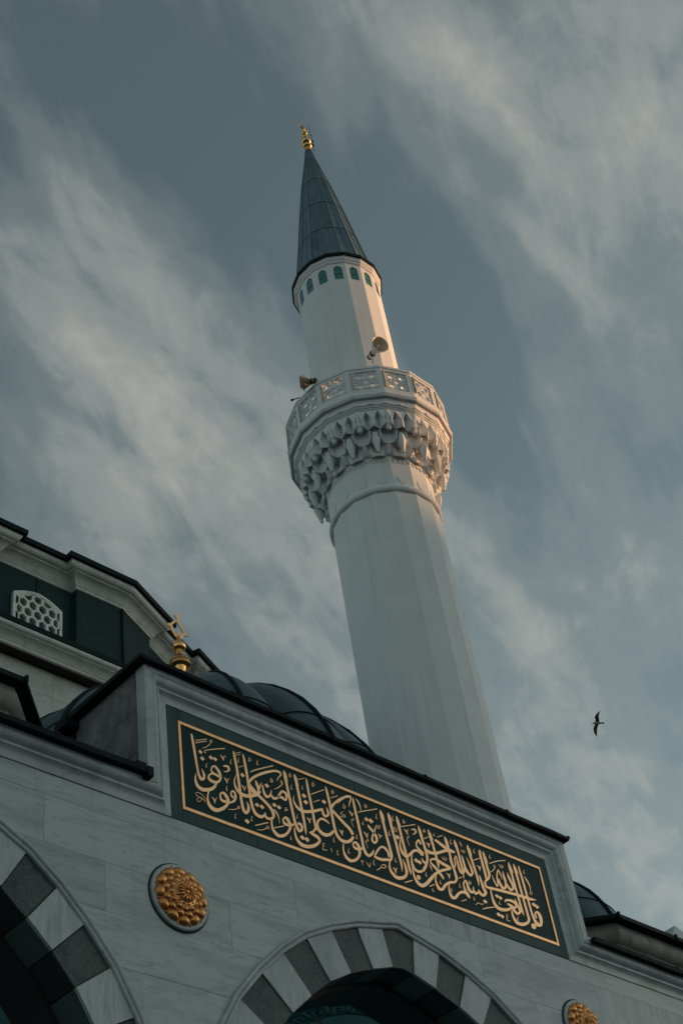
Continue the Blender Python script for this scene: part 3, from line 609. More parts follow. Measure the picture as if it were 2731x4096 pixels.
s13971,10955,13982,10962 13998,10889,14031,10910 14031,10827,14054,10838 14025,10758,14037,10761 14000,10712,14013,10719 14033,10703,14032,10711 14063,10742,14050,10736 14038,10761,14028,10753
s13497,10991,13505,10995 13500,10946,13508,10958 13535,10969,13525,10969 13535,10999,13528,10996
s13525,10966,13536,10973 13539,10942,13543,10952 13569,10973,13557,10971 13568,11002,13561,10999
s13432,10265,13438,10263 13400,10236,13414,10241 13428,10229,13441,10233 13397,10209,13411,10210 13398,10161,13413,10174 13463,10171,13466,10177
s13295,10933,13294,10945 13486,11028,13487,11043 13643,11083,13647,11099
"""
# ------------------------------------------------------------------ ground, and an unseen ridge added to block the low sun
g = G(); g.add([(-1500, -1500, 0), (1500, -1500, 0), (1500, 1500, 0), (-1500, 1500, 0)], [(0, 1, 2, 3)])
part('ground', g, PAVE, kind='structure')
g = G(); rs = []
for j, (d, hf) in enumerate(((300, 0.0), (335, 0.72), (352, 1.0), (420, 0.9), (620, 0.8), (900, 0.0))):
    row = []
    for i in range(160):
        a = 2*pi*i/160; daz = (math.degrees(a)-(90-SUN_AZ)+180) % 360-180
        h = 8+SUN_BLOCK_H*math.exp(-(daz/38.0)**4)
        h += (1.6*sin(a*11+1)+1.0*sin(a*23+2)+0.5*sin(a*47))*(1 if abs(daz) > 3 else 0.3)
        row.append((d*cos(a)+21.95, d*sin(a)+17.4, max(h*hf, -0.5)-0.3))
    rs.append(row)
g.rings(rs); part('sun_blocking_hills', g, SUN_BLOCK, kind='structure', smooth=True)

# ------------------------------------------------------------------ portico: the arcade wall in front
F0 = 10.0                                     # the wall face stands at y = 10
INTR = [(0, 9.02), (.165, 8.99), (.49, 8.89), (.84, 8.755), (1.17, 8.58), (1.47, 8.35), (1.76, 8.10), (2.03, 7.81), (2.27, 7.45), (2.46, 7.05), (2.58, 6.6), (2.62, 6.1)]
EXTR = [(0, 9.49), (.25, 9.43), (.65, 9.34), (1.05, 9.19), (1.44, 9.0), (1.80, 8.74), (2.125, 8.44), (2.44, 8.09), (2.71, 7.66), (2.92, 7.2), (3.04, 6.7), (3.08, 6.1)]
ARCH = [(5.08, .93, -.05), (11.33, 1.0, 0.0), (17.58, .93, -.05), (23.8, .93, -.05), (-1.2, .93, -.05)]
def acurve(L, a, o=0.0):
    c, s, dz = a
    r = [(c-x*s, z+dz) for x, z in L[::-1]] + [(c+x*s, z+dz) for x, z in L[1:]]
    return offs(r, o, False) if o else r
def arch_z(x, o=0.03):
    for a in ARCH:
        P = AC[a]
        if P[0][0] < x < P[-1][0]:
            for (x0, z0), (x1, z1) in zip(P, P[1:]):
                if x0 <= x <= x1: return z0+(z1-z0)*(x-x0)/max(x1-x0, 1e-6)
    return -99
AC = {a: acurve(EXTR, a, 0.03) for a in ARCH}
XB = sorted({round(p[0], 4) for a in ARCH for p in AC[a]})
portico = empty('mosque_portico', (11.33, 10, 0), 'marble portico front with striped pointed arches and a moulded parapet', 'mosque portico')
def wallbit(g, x0, x1, z0, z1, y0, y1):
    xs = [x0]+[x for x in XB if x0+1e-4 < x < x1-1e-4]+[x1]
    ex = []
    for xa, xb in zip(xs, xs[1:]):          # where the arch line crosses the slab's own top or bottom
        a, b = arch_z(xa+1e-4), arch_z(xb-1e-4)
        for zq in (z0, z1):
            if (a-zq)*(b-zq) < 0 and a > -50 and b > -50: ex.append(xa+(xb-xa)*(zq-a)/(b-a))
    xs = sorted(xs+ex)
    for xa, xb in zip(xs, xs[1:]):
        za, zb = max(z0, arch_z(xa+1e-4)), max(z0, arch_z(xb-1e-4))
        if za >= z1-1e-3 and zb >= z1-1e-3: continue
        za, zb = min(za, z1-1e-3), min(zb, z1-1e-3)
        g.add([(xa, y0, za), (xb, y0, zb), (xb, y0, z1), (xa, y0, z1), (xa, y1, za), (xb, y1, zb), (xb, y1, z1), (xa, y1, z1)],
              [(0, 1, 2, 3), (4, 7, 6, 5), (0, 4, 5, 1), (3, 2, 6, 7), (0, 3, 7, 4), (1, 5, 6, 2)])
g = G(); wallbit(g, -4.5, 27, 6.1, 10.1, F0+.007, F0+.9)
JOINT = simple('grey_joint_grout', (0.24, 0.27, 0.28), 0.9)
part('wall', g, JOINT, portico)
rows = [9.905, 9.66, 9.13, 8.60, 8.07, 7.54, 7.01, 6.48]
jx = {0: [-4.5, -2.1, 0.1, 2.2, 4.3, 6.5, 8.655, 10.86, 11.93, 13.02, 15.2, 17.3, 19.4, 21.6, 23.8, 27],
      1: [-4.5, -3, -1, 1.2, 3.3, 5.0, 6.60, 9.79, 12.72, 14.9, 16.3, 18.4, 20.6, 22.8, 25, 27]}
rr = random.Random(3)
for k in range(len(rows)-1):
    z1, z0 = rows[k], rows[k+1]
    xs = jx[k] if k in jx else ([-4.5]+[x+rr.uniform(-.25, .25) for x in ((-2.7, -.4, 1.6, 3.6, 6.62, 8.9, 9.9, 12.9, 14.2, 15.6, 18.7, 21, 23.2, 25.3) if k % 2 else (-3.4, -1.4, .8, 2.7, 4.4, 7.6, 9.5, 13.6, 15.0, 16.9, 19.6, 22.1, 24.2, 25.9))]+[27])
    if k == 2: xs = [-4.5, -2.7, -.4, 1.6, 3.6, 6.1, 7.3, 8.84, 10.4, 12.4, 13.6, 15.3, 18.7, 21, 23.2, 25.3, 27]
    for xa, xb in zip(xs, xs[1:]):
        g = G(); gp = .0018; d = rr.uniform(0, .0025)
        wallbit(g, xa+gp, xb-gp, z0+gp, z1-gp, F0+d, F0+.03)
        if g.f: part('marble_slab', g, MARBLE if rr.random() < .78 else MARBLE_V, portico)
SOFF_L = simple('shaded_green_grey_soffit', (0.075, 0.105, 0.105), 0.7, 0, 0.2, 5); SOFF_D = simple('shaded_near_black_soffit', (0.018, 0.022, 0.022), 0.7, 0, 0.2, 5)  # shade of the arch undersides is put into these darker colours
for ai, a in enumerate(ARCH):
    I = acurve(INTR, a); E = acurve(EXTR, a); n = len(I); mid = (n-1)//2
    segs = []
    for i in range(n-1):
        segs.append((i, i+1))
    # keystone joins the two pieces either side of the apex
    blocks = [((i, i+1), abs(i+0.5-mid)) for i in range(n-1)]
    done = False
    for (i, j), dd in blocks:
        if dd < 1:
            if done: continue
            done = True; idx = [mid-1, mid, mid+1]; dark = True
        else:
            idx = [i, j]; dark = (int(dd-0.5) % 2 == 0)
        y0 = F0+(.014 if dark else rr.uniform(-.004, .002))
        inn = [I[q] for q in idx]; ex = [E[q] for q in idx]
        # a dark joint: blocks stop short of each other
        def sh(p, q, t):
            l = hypot(q[0]-p[0], q[1]-p[1]); return (p[0]+(q[0]-p[0])*t/l, p[1]+(q[1]-p[1])*t/l)
        t = .008 if dark else .004
        inn = [sh(inn[0], inn[1], t)]+inn[1:-1]+[sh(inn[-1], inn[-2], t)]
        ex = [sh(ex[0], ex[1], t)]+ex[1:-1]+[sh(ex[-1], ex[-2], t)]
        poly = inn+ex[::-1]
        g = G(); g.extr(poly, lambda x, z: (x, y0, z), lambda x, z: (x, F0+.036, z))
        part('voussoir', g, DARKSTONE if dark else MARBLE_V, portico)
        g = G(); g.extr(poly, lambda x, z: (x, F0+.038, z), lambda x, z: (x, F0+.40, z))  # underside split off as its own stone to carry the darker shade
        part('shaded_soffit_stone', g, SOFF_D if dark else SOFF_L, portico)
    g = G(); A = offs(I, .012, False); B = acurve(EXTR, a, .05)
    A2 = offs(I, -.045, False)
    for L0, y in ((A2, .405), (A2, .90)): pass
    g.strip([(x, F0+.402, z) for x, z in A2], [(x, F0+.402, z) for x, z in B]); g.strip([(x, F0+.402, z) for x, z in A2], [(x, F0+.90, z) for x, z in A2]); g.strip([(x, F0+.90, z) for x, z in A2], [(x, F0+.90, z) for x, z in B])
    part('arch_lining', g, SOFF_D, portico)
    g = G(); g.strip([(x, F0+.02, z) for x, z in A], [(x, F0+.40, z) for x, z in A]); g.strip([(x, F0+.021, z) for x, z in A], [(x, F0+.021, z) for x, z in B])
    part('arch_core', g, simple('dark_mortar_and_groove_shade', (0.02, 0.024, 0.024), 0.9) if ai == 0 else bpy.data.materials['dark_mortar_and_groove_shade'], portico)
    g = G()
    prof = [(-.004, -.02), (-.004, .012), (.006, .022), (.018, .026), (.03, .022), (.036, .012), (.042, .012), (.05, .026), (.062, .034), (.078, .036), (.086, .030), (.090, .018), (.090, -.02)]
    sweep(g, E, prof, lambda x, z, h: (x, F0-h, z), caps=True)
    part('archivolt_moulding', g, MARBLE_T, portico, smooth=True)
# columns and capitals under the springings
for i, x in enumerate((-4.35, 1.95, 8.17, 14.49, 20.7, 26.9)):
    g = G(); g.lathe([(.34, 0), (.34, .25), (.27, .32), (.27, .4), (.25, 5.2), (.28, 5.25), (.30, 5.4), (.42, 5.75)], (x, F0+.45, 0), 20, cap0=True)
    g.box(x-.46, x+.46, F0+.0, F0+.9, 5.75, 6.1); part('column', g, MARBLE_V, portico, smooth=True)

# moulding that runs along the wall and climbs round the raised parapet
FR = [(0, .0), (0, .010), (.018, .013), (.045, .015), (.075, .022), (.100, .036), (.118, .056), (.124, .064), (.146, .066), (.149, .056), (.156, .060), (.168, .082), (.188, .102), (.215, .114), (.245, .118), (.258, .114), (.262, .122), (.365, .124), (.365, -.03)]
path = [(-4.5, 9.91), (8.14, 9.91), (8.14, 11.368), (14.505, 11.368), (14.505, 9.91), (27, 9.91)]
for a, b in ((0, 1), (1, 2), (2, 3), (3, 4), (4, 5)):
    # every run is cut into stones, mitred where the runs meet
    P0, P1 = path[a], path[b]; L = hypot(P1[0]-P0[0], P1[1]-P0[1]); n = max(1, round(L/2.4)); cuts = [i/n for i in range(n+1)]
    for c0, c1 in zip(cuts, cuts[1:]):
        g = G(); q0 = (P0[0]+(P1[0]-P0[0])*c0, P0[1]+(P1[1]-P0[1])*c0); q1 = (P0[0]+(P1[0]-P0[0])*c1, P0[1]+(P1[1]-P0[1])*c1)
        o_ = []
        for w_, p_ in FR:
            full = offs(path, w_, False); e0, e1 = full[a], full[b]
            nx, nz = -(P1[1]-P0[1])/L, (P1[0]-P0[0])/L
            r0 = e0 if c0 == 0 else (q0[0]+nx*w_, q0[1]+nz*w_); r1 = e1 if c1 == 1 else (q1[0]+nx*w_, q1[1]+nz*w_)
            tx, tz = (P1[0]-P0[0])/L*.0015, (P1[1]-P0[1])/L*.0015
            o_.append(((r0[0]+tx, F0-p_, r0[1]+tz), (r1[0]-tx, F0-p_, r1[1]-tz)))
        g.strip([p[0] for p in o_], [p[1] for p in o_]); 
        part('moulding_stone', g, MARBLE_T, portico, smooth=True)
g = G(); g.box(7.80, 14.84, F0+.02, 11.26, 9.95, 11.695); part('parapet_block', g, GREYSTONE, portico)
for X, s in ((7.80, -1), (14.84, 1)):
    for (z0, z1) in ((10.20, 10.62), (10.62, 11.18), (11.18, 11.69)):
        for (y0, y1) in (((10.04, 10.55), (10.55, 11.27)) if z0 != 10.62 else ((10.04, 10.86), (10.86, 11.27))):
            g = G(); g.box(min(X, X+s*.022), max(X, X+s*.022), y0+.003, y1-.003, z0+.003, z1-.003); part('side_stone', g, GREYSTONE, portico)
def lead_run(x0, x1, y0, y1, z0, z1, step, name='lead_sheet'):
    x = x0
    while x < x1-.05:
        e = min(x+step*rr.uniform(.85, 1.15), x1); e = x1 if x1-e < .5 else e
        g = G(); n = 7; dz = rr.uniform(-.004, .004); top = []; bot = []
        tf, bf = [], []
        for i in range(n+1):
            xx = x+(e-x)*i/n; wob = rr.uniform(-.004, .004)
            tf.append((xx, y0+rr.uniform(-.003, .003), z1+dz+wob)); bf.append((xx, y0+.006, z0+dz+wob+rr.uniform(-.004, .004)))
        tb = [(p[0], y1, p[2]+.03) for p in tf]; bb = [(p[0], y1, z0) for p in bf]
        g.strip(tf, bf); g.strip(tf, tb); g.strip(bf, bb); g.add([tf[0], bf[0], bb[0], tb[0]], [(0, 1, 2, 3)]); g.add([tf[-1], bf[-1], bb[-1], tb[-1]], [(0, 1, 2, 3)])
        # raised welt where this sheet laps the next
        g.box(e-.03, e+.01, y0-.006, y1, z1+dz-.02, z1+dz+.014)
        part(name, g, LEAD_D, portico); x = e
lead_run(7.665, 14.93, 9.79, 11.24, 11.697, 11.744, 1.5)
lead_run(-4.5, 7.74, 9.79, 10.9, 10.185, 10.245, 2.0)
lead_run(14.90, 27, 9.79, 10.9, 10.185, 10.245, 2.0)
# torn flap of flashing beside the raised frame
for bx in ((7.70, 7.772, 9.78, 9.90, 10.15, 10.262), (7.58, 7.70, 9.80, 9.98, 10.24, 10.30), (7.60, 7.78, 11.1, 11.34, 11.58, 11.69), (7.74, 7.80, 11.16, 11.34, 11.30, 11.58)):
    g = G(); g.box(*bx); part('flashing_flap', g, LEAD_D, portico)
g = G(); g.box(-4.5, 27, 10.3, 17.0, 10.12, 10.17); part('roof', g, LEAD_D, portico)
# vault inside the arcade: flat painted field with a raised key-pattern ring
g = G(); g.box(-4.5, 27, 10.91, 17.05, 9.60, 9.75); g.box(-4.5, 27, 15.6, 15.7, 0, 9.6); part('vault', g, CEIL, portico)
g = G()
cx, cy = 12.72, 12.52
def rg(r0, r1, a0, a1, z0=9.585, z1=9.601, n=3):
    p = [(cx+r0*cos(a0+(a1-a0)*i/n), cy+r0*sin(a0+(a1-a0)*i/n)) for i in range(n+1)]+[(cx+r1*cos(a1-(a1-a0)*i/n), cy+r1*sin(a1-(a1-a0)*i/n)) for i in range(n+1)]
    g.extr(p, lambda x, y: (x, y, z0), lambda x, y: (x, y, z1))
N = 18
for i in range(N):
    a = 2*pi*i/N; s = 2*pi/N
    rg(.90, .93, a, a+s); rg(.585, .61, a, a+s)
    rg(.64, .86, a+.02*s, a+.12*s, n=1); rg(.835, .86, a+.02*s, a+.80*s); rg(.66, .86, a+.70*s, a+.80*s, n=1); rg(.66, .685, a+.30*s, a+.80*s); rg(.66, .78, a+.30*s, a+.40*s, n=1); rg(.755, .78, a+.30*s, a+.58*s); rg(.64, .665, a+.80*s, a+1.02*s)
part('key_pattern_ring', g, CEIL_L, portico)

# the inscription
insc = empty('inscription_panel', (11.32, 9.99, 9.91), 'long dark green panel of gilded Arabic calligraphy framed by a gold line', 'inscription panel')
def slab(x0, x1, z0, z1, m=BORDER, y0=9.996, name='border_slab'):
    g = G(); q = .003; g.box(x0+q, x1-q, y0+rr.uniform(0, .002), 10.03, z0+q, z1-q); part(name, g, m, insc)
gx0, gx1, gz0, gz1 = 8.302, 14.358, 10.062, 11.206
px0, px1, pz0, pz1 = 8.146, 14.499, 9.914, 11.366
for a, b in ((px0, 8.335), (8.335, 10.99), (10.99, 12.9), (12.9, 14.30), (14.30, px1)):
    if a == px0: slab(a, gx0+.0, pz0, pz1)
    if b == px1: slab(gx1, b, pz0, pz1)
for a, b in ((gx0, 8.335), (8.335, 10.99), (10.99, 12.9), (12.9, 14.30), (14.30, gx1)): slab(a, b, gz1, pz1)
for a, b in ((gx0, 8.372), (8.372, 9.31), (9.31, 11.008), (11.008, 12.66), (12.66, gx1)): slab(a, b, pz0, gz0)
for xj in (8.335, 10.99, 14.30):
    pass
g = G(); g.box(gx0, gx1, 10.0, 10.03, gz0, gz1); part('panel_field', g, FIELD, insc)
gw = .037
for (x0, x1, z0, z1, n) in ((gx0, gx1, gz1-gw, gz1, 9), (gx0, gx1, gz0, gz0+gw, 9)):
    for i in range(n):
        a = x0+(x1-x0)*i/n; b = x0+(x1-x0)*(i+1)/n; dz = rr.uniform(-.0015, .0015)
        g = G(); g.box(a+.0008, b-.0008, 9.988, 10.02, z0+dz, z1+dz); part('frame_strip', g, GOLD_F, insc)
for x0 in (gx0, gx1-gw*.85):
    for i in range(2):
        a = gz0+gw+(gz1-gz0-2*gw)*i/2; b = gz0+gw+(gz1-gz0-2*gw)*(i+1)/2
        g = G(); g.box(x0, x0+gw*.85, 9.9885, 10.02, a+.0008, b-.0008); part('frame_strip', g, GOLD_F, insc)
def crs(P, n=5):
    out = []
    for i in range(len(P)-1):
        p0, p1, p2, p3 = P[max(i-1, 0)], P[i], P[i+1], P[min(i+2, len(P)-1)]
        for k in range(n):
            t = k/n; out.append(tuple(.5*((2*b)+(c-a)*t+(2*a-5*b+4*c-d)*t*t+(-a+3*b-3*c+d)*t**3) for a, b, c, d in zip(p0, p1, p2, p3)))
    out.append(P[-1]); return out
for k, ln in enumerate(STROKES.strip().split('\n')):
    yy = 9.9955-.00011*(k % 29)
    P = [tuple(float(q)/1000 for q in t.split(',')) for t in ln[1:].split()]
    g = G()
    if ln[0] == 'd': g.extr(P, lambda x, z: (x, yy, z), lambda x, z: (x, 10.0, z))
    else:
        Q = crs(P) if len(P) > 2 else P
        Q = [((a+c)/2+(a-c)*.45, (b+d)/2+(b-d)*.45, (a+c)/2-(a-c)*.45, (b+d)/2-(b-d)*.45) for a, b, c, d in Q]
        Lf = [(q[0], q[1]) for q in Q]; Rt = [(q[2], q[3]) for q in Q]
        lf, rf = [(x, yy, z) for x, z in Lf], [(x, yy, z) for x, z in Rt]
        lb, rb = [(x, 10.0, z) for x, z in Lf], [(x, 10.0, z) for x, z in Rt]
        g.strip(lf, rf); g.strip(lf, lb); g.strip(rf, rb); g.add([lf[0], rf[0], rb[0], lb[0]], [(0, 1, 2, 3)]); g.add([lf[-1], rf[-1], rb[-1], lb[-1]], [(0, 1, 2, 3)])
    part('letter_stroke' if ln[0] != 'd' else 'letter_dot', g, GOLD_L, insc)

# gilded rosettes on the spandrels
def petal_mesh(name, L, wd, h, tip=0.0):
    g = G(); n, m = 9, 5; rs = []
    for j in range(m+1):
        t = j/m*pi/2; rs.append([(0.5*L+0.5*L*cos(2*pi*i/n)*cos(t)*(1.0), 0.5*wd*sin(2*pi*i/n)*cos(t)*(1+tip*cos(2*pi*i/n)), h*sin(t)) for i in range(n)])
    g.rings(rs); return mesh_of(name, g, GOLD_R, smooth=True)
PET = [petal_mesh('petal_outer', .125, .160, .060, .12), petal_mesh('petal_second', .095, .115, .048, .12), petal_mesh('petal_third', .075, .088, .042, .12), petal_mesh('petal_fourth', .060, .066, .034, .12)]
LEAF = petal_mesh('leaf', .085, .030, .022, -.5); CEN = petal_mesh('centre_petal', .085, .030, .022, .5)
def inst(name, me, parent, M4):
    o = bpy.data.objects.new(name, me); COL.objects.link(o); o.parent = parent
    o.matrix_local = Matrix.Translation(-ORG[parent.name]) @ M4; ORG[o.name] = ORG[parent.name]; return o
def rosette(cx, cz, label, ph):
    r_ = empty('gilded_rosette', (cx, F0, cz), label, 'rosette', 'gilded rosettes between the arches')
    base = Matrix.Translation((cx, F0, cz)) @ Matrix.Rotation(radians(90), 4, 'X')      # local z points out of the wall
    g = G(); g.lathe([(.355, .0), (.355, .028), (.345, .036), (.0, .036)], (0, 0, 0), 48); m = mesh_of('disc', g, MARBLE_T, smooth=True); inst('backing_disc', m, r_, base)
    g = G(); g.lathe([(.358, .0), (.358, .006), (.376, .006), (.376, .0)], (0, 0, 0), 48); m = mesh_of('ring', g, bpy.data.materials['dark_mortar_and_groove_shade']); inst('groove_shade_ring', m, r_, base)  # dark ring stands in for the shadow in the groove round the disc
    g = G(); g.lathe([(.25, .03), (.23, .06), (.17, .095), (.10, .12), (.0, .13)], (0, 0, 0), 32); m = mesh_of('boss', g, GOLD_R, smooth=True); inst('boss', m, r_, base)
    for q, (rad, n, z, tilt) in enumerate(((.198, 12, .036, 8), (.158, 12, .066, 20), (.118, 12, .090, 28), (.080, 12, .108, 34))):
        for i in range(n):
            a = 2*pi*(i+.5*(q % 2)+ph)/n
            inst('petal', PET[q], r_, base @ Matrix.Rotation(a, 4, 'Z') @ Matrix.Translation((rad, 0, z)) @ Matrix.Rotation(radians(tilt), 4, 'Y'))
    for i in range(12):
        a = 2*pi*(i+.5+ph)/12; inst('leaf', LEAF, r_, base @ Matrix.Rotation(a, 4, 'Z') @ Matrix.Translation((.258, 0, .034)) @ Matrix.Scale(.85, 4))
    for q, rad in enumerate((.225, .178, .136)):
        for i in range(12):
            a = 2*pi*(i+.5*((q+1) % 2)+ph)/12; inst('leaf', LEAF, r_, base @ Matrix.Rotation(a, 4, 'Z') @ Matrix.Translation((rad-.0, 0, (.052, .082, .105)[q])) @ Matrix.Rotation(radians(20), 4, 'Y') @ Matrix.Scale(.6, 4))
    g = G(); g.lathe([(.105, .118), (.10, .132), (.0, .140)], (0, 0, 0), 24); inst('daisy_base', mesh_of('daisy_base', g, GOLD_R, smooth=True), r_, base)
    for i in range(14):
        a = 2*pi*(i+ph)/14; inst('centre_petal', CEN, r_, base @ Matrix.Rotation(a, 4, 'Z') @ Matrix.Translation((.022, 0, .138)))
    g = G(); g.lathe([(.02, .14), (.016, .155), (0, .158)], (0, 0, 0), 10); inst('centre_button', mesh_of('button', g, GOLD_R, smooth=True), r_, base)
rosette(8.185, 8.985, 'gilded flower rosette on a marble disc, whole, left of the middle arch', .1)
rosette(14.425, 8.975, 'gilded flower rosette right of the middle arch, cut off by the bottom edge', .35)

# ------------------------------------------------------------------ domes on the portico
def octo(c, hs, hf):   # clockwise, so that the left side is outside
    p = [(-hf, -hs), (-hs, -hf), (-hs, hf), (-hf, hs), (hf, hs), (hs, hf), (hs, -hf), (hf, -hs)]
    return [(c[0]+x, c[1]+y) for x, y in p]
def drum(c, label, hs=2.59, hf=1.265):
    d = empty('octagonal_drum', (c[0], c[1], 10.17), label, 'dome drum', 'octagonal drums of the portico domes'); P = octo(c, hs, hf); Z = 11.17
    g = G(); prof = [(0, -1.0), (0, -.50), (.02, -.47), (.045, -.455), (.06, -.43), (.09, -.42), (.105, -.41), (.105, -.375), (.115, -.365), (.145, -.35), (.18, -.31), (.20, -.26), (.205, -.20), (.19, -.155), (.17, -.135), (.17, -.08)]
    for i in range(8):
        gg = G(); a, b = i, (i+1) % 8; ls = []
        for o_, h in prof:
            O = offs(P, o_, True); ls.append([(O[a][0], O[a][1], Z+h), (O[b][0], O[b][1], Z+h)])
        gg.strip([l[0] for l in ls], [l[1] for l in ls]); part('cornice_stone', gg, DRUMSTONE, d, smooth=True)
    cap = [(.15, -.082), (.30, -.075), (.30, -.012), (.285, .0), (.0, .05), (-.4, .06)]
    for i in range(8):
        gg = G(); a, b = i, (i+1) % 8; ls = []
        for o_, h in cap:
            O = offs(P, o_, True); ls.append([(O[a][0], O[a][1], Z+h), (O[b][0], O[b][1], Z+h)])
        gg.strip([l[0] for l in ls], [l[1] for l in ls])
        for t in (0.0, .52):
            q = [(ls[2][0][k]*(1-t)+ls[2][1][k]*t) for k in range(3)]; gg.box(q[0]-.018, q[0]+.018, q[1]-.018, q[1]+.018, Z-.07, Z+.012)
        part('lead_flashing', gg, LEAD_D, d)
    return d
drum((5.10, 13.09), 'octagonal mossy stone drum with black lead cap at the left edge')
drum((17.65, 13.09), 'octagonal stone drum with black lead cap right of the raised parapet')
def dome(name, c, zc, rc, rv, nl, az0, label, ribs=True, seam=27, ribr=.034):
    d = empty(name, (c[0], c[1], zc-.3), label, 'dome')
    for i in range(nl):
        g = G(); nA, nE = 14, 20; grid = []
        for e in range(nE+1):
            el = radians(-14+(104)*e/nE); row = []
            for k in range(nA+1):
                t = 2*k/nA-1; a = radians(az0)+2*pi*(i+t/2)/nl
                amp = (rc-rv)*min(1, cos(el)*1.6+.0) if nl > 1 else 0
                r = rc-amp+amp*sqrt(max(0, 1-t*t*.999))
                row.append((c[0]+r*cos(el)*cos(a), c[1]+r*cos(el)*sin(a), zc+r*sin(el)))
            grid.append(row)
        for r0, r1 in zip(grid, grid[1:]): g.strip(r0, r1)
        lb = part('lobe', g, LEAD, d, smooth=True)
        if ribs:
            g = G(); pts = []; a = radians(az0)+2*pi*i/nl
            for e in range(15):
                el = radians(-10+92*e/14); r = rc+.012; pts.append((c[0]+r*cos(el)*cos(a), c[1]+r*cos(el)*sin(a), zc+r*sin(el)))
            g.tube(pts, [ribr]*4+[ribr*.9]*4+[ribr*.7]*7, 8); part('rib', g, LEAD_D, d, smooth=True)
            g = G(); pts = []; el = radians(seam)
            for k in range(nA+1):
                t = 2*k/nA-1; a2 = radians(az0)+2*pi*(i+t/2)/nl; amp = (rc-rv)*min(1, cos(el)*1.6); r = rc-amp+amp*sqrt(max(0, 1-t*t*.999))+.002
                pts.append((c[0]+r*cos(el)*cos(a2), c[1]+r*cos(el)*sin(a2), zc+r*sin(el)))
            g.tube(pts, .012, 6); part('seam', g, LEAD_D, d)
    return d
dome('lead_dome', (11.24, 13.62), 11.34, 3.34, 3.08, 16, -90, 'dark lead melon dome with rounded ribs behind the raised parapet')
dome('lead_dome', (17.65, 13.1), 11.4, 1.985, 1.90, 8, -90, 'small dark lead dome on the drum right of the parapet')
dome('lead_dome', (5.10, 13.1), 11.0, 1.6, 1.54, 8, -90, 'small dark lead dome over the left portico bay')
# finial of the middle dome
fin = empty('dome_finial', (11.33, 13.5, 14.6), 'gilded turned finial with an openwork emblem on the middle portico dome', 'finial')
c = (11.33, 13.5, 0)
g = G(); g.lathe([(.09, 14.55), (.07, 15.0), (.06, 15.5), (.10, 15.62), (.155, 15.63), (.172, 15.645), (.172, 15.665), (.160, 15.69), (.158, 15.705), (.168, 15.715), (.160, 15.745), (.125, 15.785), (.085, 15.82), (.066, 15.86), (.056, 15.93), (.056, 15.985)], c, 32); part('bell', g, GOLD_B, fin, smooth=True)
g = G(); g.lathe([(.056, 15.985), (.075, 15.985), (.102, 16.0), (.113, 16.03), (.113, 16.05), (.104, 16.062), (.104, 16.07), (.100, 16.09), (.075, 16.125), (.052, 16.155), (.040, 16.20), (.030, 16.26), (.0, 16.262)], c, 32); part('ball', g, GOLD_B, fin, smooth=True)
EM = [(11.339, 16.719), (11.269, 16.666), (11.318, 16.589), (11.287, 16.551), (11.235, 16.527), (11.194, 16.464), (11.129, 16.43), (11.12, 16.383), (11.182, 16.373), (11.215, 16.283), (11.268, 16.217), (11.345, 16.19), (11.408, 16.242), (11.439, 16.322), (11.522, 16.334), (11.457, 16.416), (11.4, 16.515), (11.339, 16.559), (11.395, 16.646), (11.367, 16.699)]
HO = [(11.320, 16.540), (11.253, 16.498), (11.251, 16.478), (11.203, 16.409), (11.234, 16.404), (11.244, 16.349), (11.278, 16.28), (11.313, 16.286), (11.286, 16.323), (11.327, 16.362), (11.343, 16.317), (11.374, 16.298), (11.422, 16.36), (11.448, 16.365), (11.413, 16.415), (11.36, 16.483)]
import mathutils
tri = mathutils.geometry.tessellate_polygon([[Vector((x, z, 0)) for x, z in EM], [Vector((x, z, 0)) for x, z in HO]])
al = EM+HO; g = G(); n = len(al)
g.add([(x, 13.488, z) for x, z in al]+[(x, 13.508, z) for x, z in al], [tuple(t) for t in tri]+[tuple(i+n for i in t) for t in tri]+[(i, (i+1) % len(EM), (i+1) % len(EM)+n, i+n) for i in range(len(EM))]+[(len(EM)+i, len(EM)+(i+1) % len(HO), len(EM)+(i+1) % len(HO)+n, len(EM)+i+n) for i in range(len(HO))])
part('emblem', g, GOLD_L, fin)

# ------------------------------------------------------------------ prayer hall behind
hall = empty('prayer_hall', (11.34, 27.56, 0), 'pale stone prayer hall with a sixteen-sided dark green drum and white cornices', 'prayer hall')
g = G(); g.box(1.0, 20.2, 17.13, 38, 0, 17.95); part('core', g, HALLSTONE, hall)
zr = [17.955, 17.40, 16.85, 16.30, 15.75, 15.20, 14.65]
for k in range(6):
    xs = [3+2.0*i+(0.96 if k % 2 == 0 else .0) - .54 for i in range(9)]
    if k == 1: xs = [3.42+2.0*i for i in range(9)]
    for xa, xb in zip(xs, xs[1:]):
        g = G(); g.box(xa+.003, xb-.003, 17.10+rr.uniform(0, .003), 17.14, zr[k+1]+.003, zr[k]-.003); part('wall_stone', g, HALLSTONE, hall)
def run(path, prof, m, name, closed=False, smooth=True):
    n = len(path); rng = range(n if closed else n-1)
    Os = [offs(path, o_, closed) for o_, h in prof]
    for i in rng:
        j = (i+1) % n; g = G(); g.strip([(O[i][0], O[i][1], h) for O, (o_, h) in zip(Os, prof)], [(O[j][0], O[j][1], h) for O, (o_, h) in zip(Os, prof)])
        part(name, g, m, hall, smooth=smooth)
lo = [(20.2, 17.1), (1.0, 17.1)][::-1]
lo = [(1.0+i*19.2/8, 17.1) for i in range(9)]
lo_r = [(x, y) for x, y in lo[::-1]]
